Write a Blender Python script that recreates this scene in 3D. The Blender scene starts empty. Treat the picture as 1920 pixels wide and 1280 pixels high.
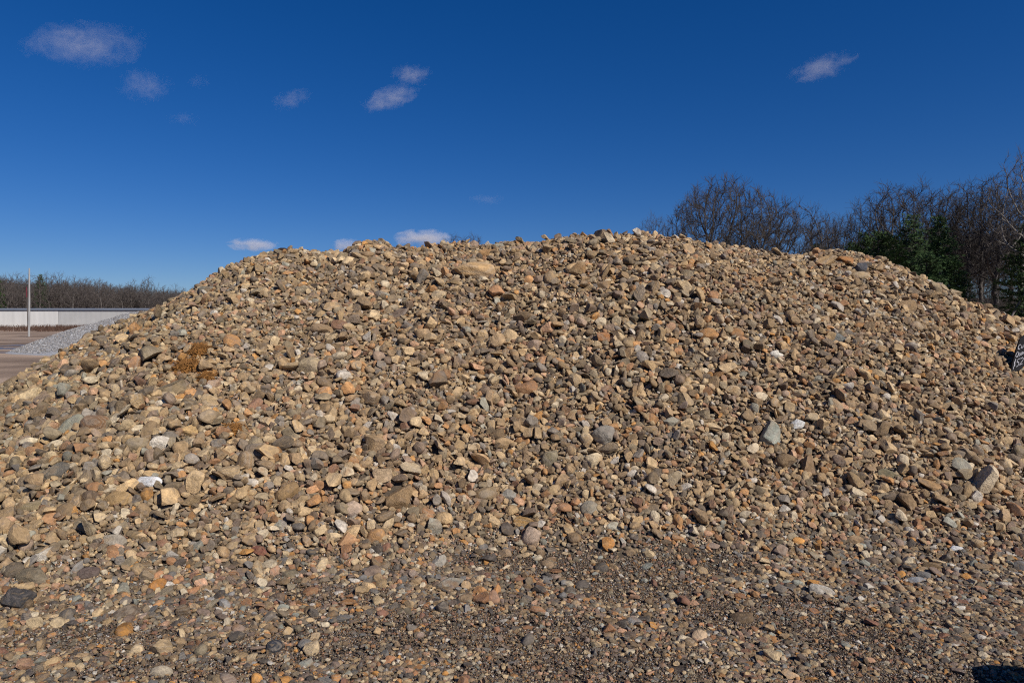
import bpy, bmesh, math, random
import numpy as np
from mathutils import Vector, Matrix, Euler

R = math.radians
rng = np.random.default_rng(7)
random.seed(7)
scene = bpy.context.scene
COL = scene.collection

# ------------------------------------------------------------------ camera
F = 1280.0            # focal length in photograph pixels (1920 wide)
EYE = 1.6
HOR = 600.0           # horizon row in the photograph
cam_d = bpy.data.cameras.new('camera')
cam = bpy.data.objects.new('camera', cam_d)
COL.objects.link(cam)
cam_d.sensor_width = 36.0
cam_d.lens = 24.0
cam_d.clip_start = 0.05
cam_d.clip_end = 20000
PITCH = math.atan((640 - HOR) / F)
cam.location = (0, 0, EYE)
cam.rotation_euler = (R(90) - PITCH, 0, 0)
scene.camera = cam

# ------------------------------------------------------------------ light
SUN_EL, SUN_AZ = 38.0, 46.0        # sun behind the camera, SUN_AZ degrees to its right
world = bpy.data.worlds.new('World')
scene.world = world
world.use_nodes = True
wn = world.node_tree
wn.nodes.clear()
sky = wn.nodes.new('ShaderNodeTexSky')
sky.sky_type = 'NISHITA'
sky.sun_disc = False
sky.sun_elevation = R(SUN_EL)
sky.sun_rotation = R(180 - SUN_AZ)
sky.altitude = 1500
sky.air_density = 1.0
sky.dust_density = 0.5
sky.ozone_density = 10.0
hs = wn.nodes.new('ShaderNodeHueSaturation')
hs.inputs['Saturation'].default_value = 1.19
hs.inputs['Hue'].default_value = 0.5137
hs.inputs['Value'].default_value = 1.0
bg = wn.nodes.new('ShaderNodeBackground')
bg.inputs['Strength'].default_value = 0.086
wo = wn.nodes.new('ShaderNodeOutputWorld')
wn.links.new(sky.outputs[0], hs.inputs['Color'])
gm = wn.nodes.new('ShaderNodeGamma')
gm.inputs['Gamma'].default_value = 0.88
wn.links.new(hs.outputs[0], gm.inputs['Color'])
wn.links.new(gm.outputs[0], bg.inputs['Color'])
wn.links.new(bg.outputs[0], wo.inputs['Surface'])

sun_d = bpy.data.lights.new('sun', 'SUN')
sun_d.energy = 5.0
sun_d.angle = R(0.53)
sun_d.color = (1.0, 0.945, 0.865)
sun = bpy.data.objects.new('sun', sun_d)
COL.objects.link(sun)
sa = R(SUN_AZ)
SUNV = Vector((math.sin(sa) * math.cos(R(SUN_EL)), -math.cos(sa) * math.cos(R(SUN_EL)), math.sin(R(SUN_EL))))
sun.rotation_euler = SUNV.to_track_quat('Z', 'Y').to_euler()
sun.location = SUNV * 60

scene.view_settings.view_transform = 'Standard'
scene.view_settings.look = 'None'
scene.view_settings.exposure = 0.0
scene.view_settings.gamma = 1.0
scene.view_settings.use_curve_mapping = False
scene.cycles.max_bounces = 5
scene.cycles.volume_bounces = 1
scene.cycles.use_denoising = False
scene.cycles.filter_width = 1.15

# ------------------------------------------------------------------ helpers
def lin(r, g, b):
    f = lambda c: (c / 255 / 12.92) if c / 255 <= 0.04045 else ((c / 255 + 0.055) / 1.055) ** 2.4
    return (f(r), f(g), f(b))

def tag(o, label=None, cat=None, group=None, kind=None):
    if label: o['label'] = label
    if cat: o['category'] = cat
    if group: o['group'] = group
    if kind: o['kind'] = kind
    return o

def empty(name, loc=(0, 0, 0), rz=0.0):
    o = bpy.data.objects.new(name, None)
    COL.objects.link(o)
    o.location = loc
    o.rotation_euler = (0, 0, rz)
    o.empty_display_size = 0.1
    return o

def mesh_arr(name, V, Fc, smooth=True):
    """mesh from vertex array and an (n,3) or (n,4) face array"""
    me = bpy.data.meshes.new(name)
    V = np.ascontiguousarray(V, np.float32)
    Fc = np.ascontiguousarray(Fc, np.int32)
    k = Fc.shape[1]
    me.vertices.add(len(V))
    me.vertices.foreach_set('co', V.ravel())
    me.loops.add(Fc.size)
    me.loops.foreach_set('vertex_index', Fc.ravel())
    me.polygons.add(len(Fc))
    me.polygons.foreach_set('loop_start', np.arange(0, Fc.size, k, dtype=np.int32))
    me.polygons.foreach_set('use_smooth', np.full(len(Fc), smooth, dtype=bool))
    me.update(calc_edges=True)
    return me

def obj(name, me, mat=None, parent=None, loc=None):
    o = bpy.data.objects.new(name, me)
    COL.objects.link(o)
    if mat is not None and me is not None and len(me.materials) == 0:
        me.materials.append(mat)
    if parent is not None:
        o.parent = parent
    if loc is not None:
        o.location = loc
    return o

def box_arr(x0, x1, y0, y1, z0, z1):
    V = np.array([(x, y, z) for z in (z0, z1) for y in (y0, y1) for x in (x0, x1)], float)
    Q = np.array([(0, 2, 3, 1), (4, 5, 7, 6), (0, 1, 5, 4), (2, 6, 7, 3), (0, 4, 6, 2), (1, 3, 7, 5)])
    return V, Q

def vnoise(x, y, seed=0):
    """smooth value noise, vectorised, range -1..1"""
    x = np.asarray(x, float); y = np.asarray(y, float)
    xi = np.floor(x).astype(np.int64); yi = np.floor(y).astype(np.int64)
    fx = x - xi; fy = y - yi
    fx = fx * fx * (3 - 2 * fx); fy = fy * fy * (3 - 2 * fy)
    def h(a, b):
        n = (a * 374761393 + b * 668265263 + seed * 974634777) & 0x7fffffff
        n = ((n ^ (n >> 13)) * 1274126177) & 0x7fffffff
        return ((n ^ (n >> 16)) & 0xffff) / 32767.5 - 1
    a = h(xi, yi); b = h(xi + 1, yi); c = h(xi, yi + 1); d = h(xi + 1, yi + 1)
    return (a + (b - a) * fx) * (1 - fy) + (c + (d - c) * fx) * fy

def fbm(x, y, seed=0, octv=3):
    s = 0; a = 1.0; t = 0
    for i in range(octv):
        s = s + a * vnoise(np.asarray(x) * 2 ** i, np.asarray(y) * 2 ** i, seed + i * 17)
        t += a; a *= 0.5
    return s / t

# node material helpers ------------------------------------------------
class NT:
    def __init__(self, name):
        self.m = bpy.data.materials.new(name)
        self.m.use_nodes = True
        self.t = self.m.node_tree
        self.b = self.t.nodes['Principled BSDF']
        self.b.inputs['Specular IOR Level'].default_value = 0.3
    def n(self, typ, **kw):
        nd = self.t.nodes.new(typ)
        for k, v in kw.items():
            if k.startswith('i_'):
                nd.inputs[k[2:].replace('_', ' ')].default_value = v
            else:
                setattr(nd, k, v)
        return nd
    def l(self, a, b):
        self.t.links.new(a, b)
    def noise(self, vec, scale, detail=4, rough=0.55, dist=0.0):
        nd = self.n('ShaderNodeTexNoise')
        nd.inputs['Scale'].default_value = scale
        nd.inputs['Detail'].default_value = detail
        nd.inputs['Roughness'].default_value = rough
        nd.inputs['Distortion'].default_value = dist
        if vec is not None: self.l(vec, nd.inputs['Vector'])
        return nd
    def ramp(self, fac, stops):
        nd = self.n('ShaderNodeValToRGB')
        el = nd.color_ramp.elements
        while len(el) < len(stops): el.new(0.5)
        for e, (p, c) in zip(el, stops):
            e.position = p
            e.color = (*c, 1) if len(c) == 3 else c
        self.l(fac, nd.inputs['Fac'])
        return nd
    def mix(self, fac, a, b, mode='MIX'):
        nd = self.n('ShaderNodeMix', data_type='RGBA', blend_type=mode)
        for s, v in ((nd.inputs[0], fac), (nd.inputs[6], a), (nd.inputs[7], b)):
            if hasattr(v, 'is_output'): self.l(v, s)
            elif isinstance(v, tuple): s.default_value = (*v, 1) if len(v) == 3 else v
            else: s.default_value = v
        return nd.outputs[2]
    def math(self, op, a, b=0.0, clamp=False):
        nd = self.n('ShaderNodeMath', operation=op, use_clamp=clamp)
        for s, v in ((nd.inputs[0], a), (nd.inputs[1], b)):
            if hasattr(v, 'is_output'): self.l(v, s)
            else: s.default_value = v
        return nd.outputs[0]
    def mapr(self, v, a, b, c=0.0, d=1.0):
        nd = self.n('ShaderNodeMapRange')
        self.l(v, nd.inputs[0])
        for i, x in enumerate((a, b, c, d)): nd.inputs[i + 1].default_value = x
        return nd.outputs[0]
    def bump(self, h, strength, dist=0.01):
        nd = self.n('ShaderNodeBump')
        nd.inputs['Strength'].default_value = strength
        nd.inputs['Distance'].default_value = dist
        self.l(h, nd.inputs['Height'])
        self.l(nd.outputs[0], self.b.inputs['Normal'])
        return nd

def stone_material(name, source):
    """weathered stone; the colour of each stone comes from its own instance or object"""
    t = NT(name)
    if source == 'instancer':
        at = t.n('ShaderNodeAttribute', attribute_type='INSTANCER', attribute_name='col')
        base = at.outputs['Color']
    else:
        oi0 = t.n('ShaderNodeObjectInfo')
        base = oi0.outputs['Color']
    oi = t.n('ShaderNodeObjectInfo')
    rnd = oi.outputs['Random']
    tc = t.n('ShaderNodeTexCoord')
    off = t.n('ShaderNodeVectorMath', operation='ADD')
    cmb = t.n('ShaderNodeCombineXYZ')
    t.l(t.math('MULTIPLY', rnd, 91.0), cmb.inputs[0])
    t.l(t.math('MULTIPLY', rnd, 57.0), cmb.inputs[1])
    t.l(tc.outputs['Object'], off.inputs[0]); t.l(cmb.outputs[0], off.inputs[1])
    vec = off.outputs[0]
    n1 = t.noise(vec, 1.7, 3, 0.6, 0.4)
    n2 = t.noise(vec, 7.0, 4, 0.65)
    n3 = t.noise(vec, 28.0, 3, 0.7)
    # mottling: light and dark clouds
    k1 = t.mapr(n1.outputs['Fac'], 0.3, 0.7, 0.66, 1.28)
    k2 = t.mapr(n2.outputs['Fac'], 0.3, 0.7, 0.74, 1.24)
    k = t.math('MULTIPLY', k1, k2)
    g = t.n('ShaderNodeCombineColor')
    for i in range(3): t.l(k, g.inputs[i])
    c = t.mix(1.0, base, g.outputs[0], 'MULTIPLY')
    # weathered rind: some parts of a stone are greyer, some more ochre
    n4 = t.noise(vec, 2.4, 3, 0.6, 0.8)
    c = t.mix(t.mapr(n4.outputs['Fac'], 0.50, 0.66, 0.0, 0.42), c, (0.225, 0.182, 0.150))
    c = t.mix(t.mapr(n4.outputs['Fac'], 0.34, 0.46, 0.40, 0.0), c, (0.36, 0.25, 0.14))
    # iron staining on some faces
    st = t.mapr(t.noise(vec, 1.1, 2, 0.5).outputs['Fac'], 0.56, 0.72, 0.0, 0.55)
    sel = t.math('GREATER_THAN', t.math('FRACT', t.math('MULTIPLY', rnd, 7.31)), 0.62)
    c = t.mix(t.math('MULTIPLY', st, sel), c, (0.30, 0.145, 0.05))
    # bedding bands on some stones
    wv = t.n('ShaderNodeTexWave', wave_type='BANDS', bands_direction='Z')
    wv.inputs['Scale'].default_value = 2.2
    wv.inputs['Distortion'].default_value = 3.0
    wv.inputs['Detail'].default_value = 2.0
    t.l(vec, wv.inputs['Vector'])
    sel2 = t.math('GREATER_THAN', t.math('FRACT', t.math('MULTIPLY', rnd, 3.77)), 0.72)
    band = t.math('MULTIPLY', t.mapr(wv.outputs['Fac'], 0.55, 0.95, 0.0, 0.35), sel2)
    c = t.mix(band, c, (0.40, 0.33, 0.25))
    # pale quartz specks
    sp = t.mapr(n3.outputs['Fac'], 0.62, 0.72, 0.0, 0.35)
    c = t.mix(sp, c, (0.46, 0.41, 0.34))
    t.l(c, t.b.inputs['Base Color'])
    t.b.inputs['Roughness'].default_value = 0.82
    t.b.inputs['Specular IOR Level'].default_value = 0.22
    h = t.math('ADD', t.math('MULTIPLY', n2.outputs['Fac'], 0.7), t.math('MULTIPLY', n3.outputs['Fac'], 0.3))
    t.bump(h, 0.55, 0.06)
    return t.m

STONE_I = stone_material('pile_stone', 'instancer')
STONE_O = stone_material('single_stone', 'object')

def simple_material(name, col, rough=0.9, var=0.25, scale=4.0, bump=0.0, coords='Object', stretch=None, bdist=0.02):
    t = NT(name)
    tc = t.n('ShaderNodeTexCoord')
    v = tc.outputs[coords]
    if stretch:
        mp = t.n('ShaderNodeMapping')
        mp.inputs['Scale'].default_value = stretch
        t.l(v, mp.inputs['Vector']); v = mp.outputs[0]
    n = t.noise(v, scale, 5, 0.6)
    lo = tuple(c * (1 - var) for c in col); hi = tuple(min(1, c * (1 + var)) for c in col)
    rp = t.ramp(n.outputs['Fac'], [(0.3, lo), (0.7, hi)])
    t.l(rp.outputs[0], t.b.inputs['Base Color'])
    t.b.inputs['Roughness'].default_value = rough
    if bump: t.bump(n.outputs['Fac'], bump, bdist)
    return t.m

# ------------------------------------------------------------------ ground form
SIL = np.array([(-500, 775), (-200, 768), (0, 745), (56, 722), (81, 710), (113, 691), (158, 668), (190, 644), (213, 622), (250, 604), (282, 588),
                (340, 563), (371, 549), (395, 533), (440, 504), (480, 491), (520, 478), (570, 473), (620, 477), (655, 478),
                (680, 459), (710, 454), (740, 467), (780, 469), (830, 462), (870, 458), (900, 464), (960, 457), (1000, 459),
                (1050, 449), (1100, 444), (1200, 443), (1260, 449), (1330, 461), (1400, 470), (1440, 478), (1490, 483),
                (1530, 473), (1590, 475), (1640, 489), (1700, 515), (1760, 552), (1810, 574), (1860, 590), (1900, 606), (1920, 614),
                (2050, 660), (2300, 780)], float)
YR = 8.0

def smoothstep(a, b, x):
    t = np.clip((x - a) / (b - a), 0, 1)
    return t * t * (3 - 2 * t)

def pile_z(x, y):
    x = np.asarray(x, float); y = np.asarray(y, float)
    # crest line wanders a little in plan
    yr = YR + 0.25 * vnoise(x * 0.45 + 3.1, x * 0, 5)
    u = 960 + F * x / yr
    sil = np.interp(u, SIL[:, 0], SIL[:, 1])
    Hh = np.maximum(EYE + (HOR - sil) / F * yr - 0.015, 0.0)
    fade = smoothstep(-10.5, -7.0, x) * (1 - smoothstep(7.2, 10.5, x))
    Hh = Hh * fade
    toe = np.interp(x, [-9, -6, -3, -1.5, 0, 1.5, 3, 5, 9], [3.5, 3.3, 3.5, 4.0, 4.3, 4.35, 4.45, 4.9, 5.8])
    toe = toe + 0.18 * vnoise(x * 0.9, x * 0 + 9.7, 11)
    t = (y - toe) / (yr - toe)
    back = (y - yr) / np.maximum(Hh / 0.62, 0.3)
    tt = np.where(t < 1, 1 - t, back)
    e = 0.10
    q = (np.sqrt(tt * tt + e * e) - e) / (math.sqrt(1 + e * e) - e)
    p = 1 - q
    k = 0.07
    z = Hh * (0.5 * (p + np.sqrt(p * p + k * k)) - 0.0 * k)
    z = np.where(p < -0.6, 0, z * smoothstep(-0.7, -0.1, p))
    body = smoothstep(0.05, 0.5, z) * (1 - smoothstep(0.75, 1.0, t) * 0.8)
    z = z + body * (0.085 * fbm(x * 0.8, y * 0.9, 21, 3) + 0.03 * vnoise(x * 3.1, y * 3.1, 33))
    return z

def ground_z(x, y):
    r = smoothstep(2.0, 4.0, np.asarray(y, float)) * 0 + 1
    near = np.exp(-((np.asarray(x) / 9.0) ** 2) - ((np.asarray(y) - 4) / 6.0) ** 2)
    return 0.022 * fbm(np.asarray(x) * 1.1, np.asarray(y) * 1.1, 40, 3) * near

def surf(x, y):
    return np.maximum(pile_z(x, y), 0) + ground_z(x, y)

def surf_n(x, y, e=0.05):
    gx = (surf(x + e, y) - surf(x - e, y)) / (2 * e)
    gy = (surf(x, y + e) - surf(x, y - e)) / (2 * e)
    n = np.stack([-gx, -gy, np.ones_like(gx)], -1)
    return n / np.linalg.norm(n, axis=-1, keepdims=True)

CP, SP = math.cos(PITCH), math.sin(PITCH)
def ray(u, v):
    x = (u - 960) / F; yv = (640 - v) / F
    return np.array([x, CP + yv * SP, yv * CP - SP])

def hit(u, v):
    """where the sight line through photograph pixel (u,v) meets the pile or the ground"""
    d = ray(u, v)
    s = np.arange(1.5, 40, 0.01)
    P = np.array([0, 0, EYE]) + s[:, None] * d
    g = P[:, 2] - surf(P[:, 0], P[:, 1])
    i = np.argmax(g < 0)
    if g[i] >= 0: return None
    return P[i]

def at(u, dist):
    """world x of photograph column u at depth dist"""
    return (u - 960) / F * dist

def ztop(v, dist):
    return EYE + (HOR - v) / F * dist

# ------------------------------------------------------------------ ground sheet (one sheet to the horizon, finer near the pile)
def graded(a, b, fine0, fine1, step, grow):
    xs = list(np.arange(fine0, fine1 + 1e-6, step))
    s = step; x = fine1
    while x < b:
        s *= grow; x = min(x + s, b); xs.append(x)
    s = step; x = fine0
    while x > a:
        s *= grow; x = max(x - s, a); xs.insert(0, x)
    return np.array(xs)

gx = graded(-6000, 6000, -6.5, 6.5, 0.09, 1.22)
gy = graded(-6000, 9000, 1.6, 5.6, 0.08, 1.22)
GX, GY = np.meshgrid(gx, gy)
hill = 5.5 * smoothstep(66, 110, GY) * smoothstep(18, 34, GX) * (1 - smoothstep(200, 700, GY))
GZ = ground_z(GX, GY) + hill - 0.004
V = np.stack([GX, GY, GZ], -1).reshape(-1, 3)
nx, ny = len(gx), len(gy)
ii = np.arange(nx * ny).reshape(ny, nx)
Q = np.stack([ii[:-1, :-1], ii[:-1, 1:], ii[1:, 1:], ii[1:, :-1]], -1).reshape(-1, 4)

def ground_material():
    t = NT('yard_dirt')
    t.b.inputs['Specular IOR Level'].default_value = 0.08
    geo = t.n('ShaderNodeNewGeometry')
    pos = geo.outputs['Position']
    mp = t.n('ShaderNodeMapping'); mp.inputs['Scale'].default_value = (0.10, 0.20, 1.0)
    t.l(pos, mp.inputs['Vector'])
    big = t.noise(mp.outputs[0], 1.0, 5, 0.6, 0.3)
    fine = t.noise(pos, 16.0, 6, 0.7)
    grit = t.noise(pos, 120.0, 4, 0.75)
    dirt = t.ramp(big.outputs['Fac'], [(0.36, (0.165, 0.118, 0.088)), (0.50, (0.300, 0.218, 0.160)), (0.62, (0.470, 0.350, 0.260))])
    kk = t.mapr(fine.outputs['Fac'], 0.3, 0.7, 0.6, 1.3)
    g = t.n('ShaderNodeCombineColor')
    for i in range(3): t.l(kk, g.inputs[i])
    c = t.mix(1.0, dirt.outputs[0], g.outputs[0], 'MULTIPLY')
    # damp dark soil trodden under the loose gravel near the pile, where the trucks load
    sx = t.n('ShaderNodeSeparateXYZ'); t.l(pos, sx.inputs[0])
    near = t.mapr(sx.outputs[1], 7.0, 12.0, 1.0, 0.0)
    soil = t.ramp(fine.outputs['Fac'], [(0.35, (0.045, 0.036, 0.031)), (0.65, (0.110, 0.087, 0.072))])
    sg = t.mix(t.mapr(grit.outputs['Fac'], 0.58, 0.70, 0.0, 0.8), soil.outputs[0], (0.30, 0.24, 0.19))
    c = t.mix(near, c, sg)
    # standing wet streaks further out
    mp2 = t.n('ShaderNodeMapping'); mp2.inputs['Scale'].default_value = (0.03, 0.30, 1.0); mp2.inputs['Location'].default_value = (3.3, 1.7, 0)
    t.l(pos, mp2.inputs['Vector'])
    wetn = t.noise(mp2.outputs[0], 1.0, 4, 0.6, 0.5)
    far = t.mapr(sx.outputs[1], 24.0, 30.0, 0.0, 1.0)
    far2 = t.mapr(sx.outputs[1], 60.0, 75.0, 1.0, 0.0)
    wet = t.math('MULTIPLY', t.math('MULTIPLY', t.mapr(wetn.outputs['Fac'], 0.52, 0.62, 0.0, 1.0), far), far2)
    c = t.mix(t.math('MULTIPLY', wet, 0.55), c, (0.05, 0.045, 0.042))
    t.l(c, t.b.inputs['Base Color'])
    t.l(t.mapr(wet, 0.0, 1.0, 0.95, 0.5), t.b.inputs['Roughness'])
    hh = t.math('ADD', t.math('MULTIPLY', fine.outputs['Fac'], 0.6), t.math('MULTIPLY', grit.outputs['Fac'], 0.5))
    t.bump(hh, 0.6, 0.02)
    return t.m

GROUND = ground_material()
ground = obj('ground', mesh_arr('ground', V, Q), GROUND)
tag(ground, kind='structure', label='brown dirt yard with damp patches reaching to the trees')

# ------------------------------------------------------------------ stone shapes
def ico(sub):
    bm = bmesh.new()
    bmesh.ops.create_icosphere(bm, subdivisions=sub, radius=1.0)
    bm.verts.ensure_lookup_table()
    V = np.array([v.co[:] for v in bm.verts]); Fc = np.array([[v.index for v in f.verts] for f in bm.faces])
    bm.free()
    return V, Fc
ICO = {s: ico(s) for s in (1, 2, 3, 4)}

def rock_verts(seed, kind, sub):
    """unit stone: fits a box of about 1 x ay x az, long axis on x, thin axis on z"""
    r = np.random.default_rng(seed)
    V, Fc = ICO[sub]
    V = V.copy()
    if kind == 'round':
        ay, az, nc, depth, hard, amp = r.uniform(.68, .92), r.uniform(.48, .72), 6, (.70, .95), .8, .05
    elif kind == 'angular':
        ay, az, nc, depth, hard, amp = r.uniform(.60, .95), r.uniform(.45, .80), 8, (.38, .72), 1.0, .025
    elif kind == 'slab':
        ay, az, nc, depth, hard, amp = r.uniform(.50, .85), r.uniform(.24, .42), 8, (.48, .85), 1.0, .03
    else:  # lump
        ay, az, nc, depth, hard, amp = r.uniform(.75, .95), r.uniform(.65, .85), 8, (.70, .92), .85, .09
    # low waves for an uneven outline
    n = V.copy()
    w = 0
    for f, a in ((1.6, 1.0), (3.0, .5), (5.5, .22)):
        for _ in range(3):
            d = r.normal(size=3); d /= np.linalg.norm(d)
            w = w + a * np.sin(n @ d * f * 2 + r.uniform(0, 6.28))
    V = V * (1 + amp * w)[:, None]
    for _ in range(nc):
        d = r.normal(size=3); d /= np.linalg.norm(d)
        h = r.uniform(*depth)
        e = V @ d - h
        V = V - np.outer(np.maximum(e, 0) * hard, d)
    # fine chips
    for f, a in ((9, .010), (15, .007)):
        d = r.normal(size=3); d /= np.linalg.norm(d)
        V = V + n * (a * np.sin(n @ d * f + r.uniform(0, 6.28)))[:, None]
    V = V - (V.max(0) + V.min(0)) / 2
    V = V / (V.max(0) - V.min(0))
    return V * np.array([1, ay, az]), Fc, (1, ay, az)

def rock_mesh(seed, kind, sub, mat):
    V, Fc, dims = rock_verts(seed, kind, sub)
    me = mesh_arr('stone_shape', V, Fc)
    if kind in ('angular', 'slab', 'lump'):
        me.set_sharp_from_angle(angle=R(28))
    me.materials.append(mat)
    return me, dims

KIND_OF = (['round'] * 4 + ['angular'] * 18 + ['slab'] * 8 + ['lump'] * 2)
NVAR = len(KIND_OF)
src = bpy.data.collections.new('stone_shapes')       # instance sources, not linked to the scene
VAR_I, VAR_O, VAR_D = [], [], []
for i, kd in enumerate(KIND_OF):
    me, dm = rock_mesh(100 + i, kd, 3, STONE_I)
    o = bpy.data.objects.new('stone_shape_%02d' % i, me)
    src.objects.link(o)
    VAR_I.append(o); VAR_D.append(dm)
    me2, _ = rock_mesh(100 + i, kd, 3, STONE_O)
    VAR_O.append(me2)
VAR_D = np.array(VAR_D)

PAL = [  # lit colour in the photograph (sRGB), share on the pile, share in the foreground gravel
    ((170, 145, 112), 12, 8), ((156, 132, 104), 13, 8), ((138, 117, 94), 14, 9), ((184, 160, 128), 11, 8),
    ((124, 105, 86), 10, 9), ((114, 103, 90), 12, 10), ((132, 123, 107), 12, 9), ((200, 178, 146), 9, 7),
    ((174, 126, 82), 4.5, 5), ((148, 106, 78), 5, 6), ((208, 194, 172), 5.5, 6), ((92, 89, 88), 6.5, 10),
    ((112, 114, 118), 5, 9), ((64, 64, 69), 3, 8), ((138, 144, 140), 2, 5), ((184, 144, 120), 3.5, 6),
    ((220, 214, 208), 2.2, 3.4), ((126, 88, 76), 2.2, 4), ((190, 136, 74), 1.6, 2.4), ((128, 112, 106), 6, 9), ((106, 92, 86), 5, 8)]
PC = np.array([lin(*p[0]) for p in PAL])
PW = np.array([p[1] for p in PAL], float); PW /= PW.sum()
PG = np.array([p[2] for p in PAL], float); PG /= PG.sum()
ALB = 1.27       # lit colour -> base colour

def stone_colours(x, y, z, n, r):
    zone = smoothstep(0.02, 0.35, z)
    wh = r.random(n) < zone
    idx = np.where(wh, r.choice(len(PC), n, p=PW), r.choice(len(PC), n, p=PG))
    c = PC[idx].copy()
    # dust of the same quarry on everything: pull a little to tan
    tan = np.array(lin(152, 126, 94))
    dust = (0.10 + 0.20 * zone)[:, None]
    c = c * (1 - dust) + tan * dust
    # the west side of the pile holds more olive-grey stone
    ol = smoothstep(-1.0, -4.5, x)[:, None] if False else (1 - smoothstep(-4.5, -1.0, x))[:, None]
    c = c * (1 - 0.35 * ol) + c * np.array([0.84, 0.93, 0.92]) * 0.35 * ol
    c *= np.exp(r.normal(0, 0.23, (n, 1)))
    c = c * np.array([1.02, 0.99, 0.90])
    c = c * (0.86 + 0.14 * smoothstep(0.0, 0.45, z))[:, None]      # stones darker towards the flat ground
    c = c * ALB
    c = c * np.minimum(1, 0.66 / c.max(1, keepdims=True))      # no stone is whiter than quartz
    return np.clip(c, 0.01, 0.8)

# ------------------------------------------------------------------ scatter: big stones first, smaller ones into the gaps
X0, X1, Y0, Y1, CELL = -9.6, 9.6, 2.2, 9.6, 0.008
OCC = np.zeros((int((Y1 - Y0) / CELL) + 1, int((X1 - X0) / CELL) + 1), bool)

def stamp(x, y, rad):
    iy = ((y - Y0) / CELL).astype(int); ix = ((x - X0) / CELL).astype(int)
    m = int(np.ceil(rad / CELL))
    for dy in range(-m, m + 1):
        for dx in range(-m, m + 1):
            if dx * dx + (dy * 1.18) ** 2 <= (rad / CELL) ** 2:
                a = np.clip(iy + dy, 0, OCC.shape[0] - 1); b = np.clip(ix + dx, 0, OCC.shape[1] - 1)
                OCC[a, b] = True

def occupied(x, y):
    iy = np.clip(((y - Y0) / CELL).astype(int), 0, OCC.shape[0] - 1); ix = np.clip(((x - X0) / CELL).astype(int), 0, OCC.shape[1] - 1)
    return OCC[iy, ix]

def in_area(x, y):
    return (np.abs(x) < 0.80 * y + 0.9)

def coarse(x, y):   # how coarse the pile is here, 0..1: the dumps differ
    return np.clip(0.50 + 1.05 * fbm(x * 0.7 + 7, y * 0.8 + 2, 60, 3) + 0.18 * (np.abs(x) > 2.6), 0.02, 1.15)

def pileness(x, y):
    return smoothstep(0.10, 0.42, pile_z(x, y) + 0.06 * vnoise(x * 2.3, y * 2.3, 77))

SOIL = [(965, 1065, 230, 28), (1190, 1095, 150, 40), (640, 1135, 150, 22), (860, 1195, 330, 45), (180, 1215, 170, 30), (330, 1275, 260, 25),
        (1080, 1262, 300, 40), (1450, 1160, 190, 36), (1630, 1215, 160, 40), (1330, 1075, 90, 20), (560, 1230, 200, 30), (1700, 1280, 200, 30)]
def bare(x, y):     # damp trodden soil showing between the loose gravel in front
    x = np.asarray(x, float); y = np.asarray(y, float)
    u = 960 + F * x / y; v = HOR + F * EYE / y
    m = np.zeros_like(x)
    for (cu, cv, wu, wv) in SOIL:
        cy = F * EYE / (cv - HOR); cx = (cu - 960) / F * cy
        wy_ = wv / (cv - HOR) * cy * 1.1; wx_ = wu / F * cy
        m = np.maximum(m, np.exp(-(((x - cx) / wx_) ** 2 + ((y - cy) / wy_) ** 2)))
    nz = fbm(x * 2.2 + 1.3, y * 2.6 + 4.4, 91, 4)
    g = smoothstep(0.30, 0.75, m * 1.15 + 0.45 * nz)
    return np.clip(0.22 + g, 0, 1) * (1 - smoothstep(0.06, 0.25, pile_z(x, y)))

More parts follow.
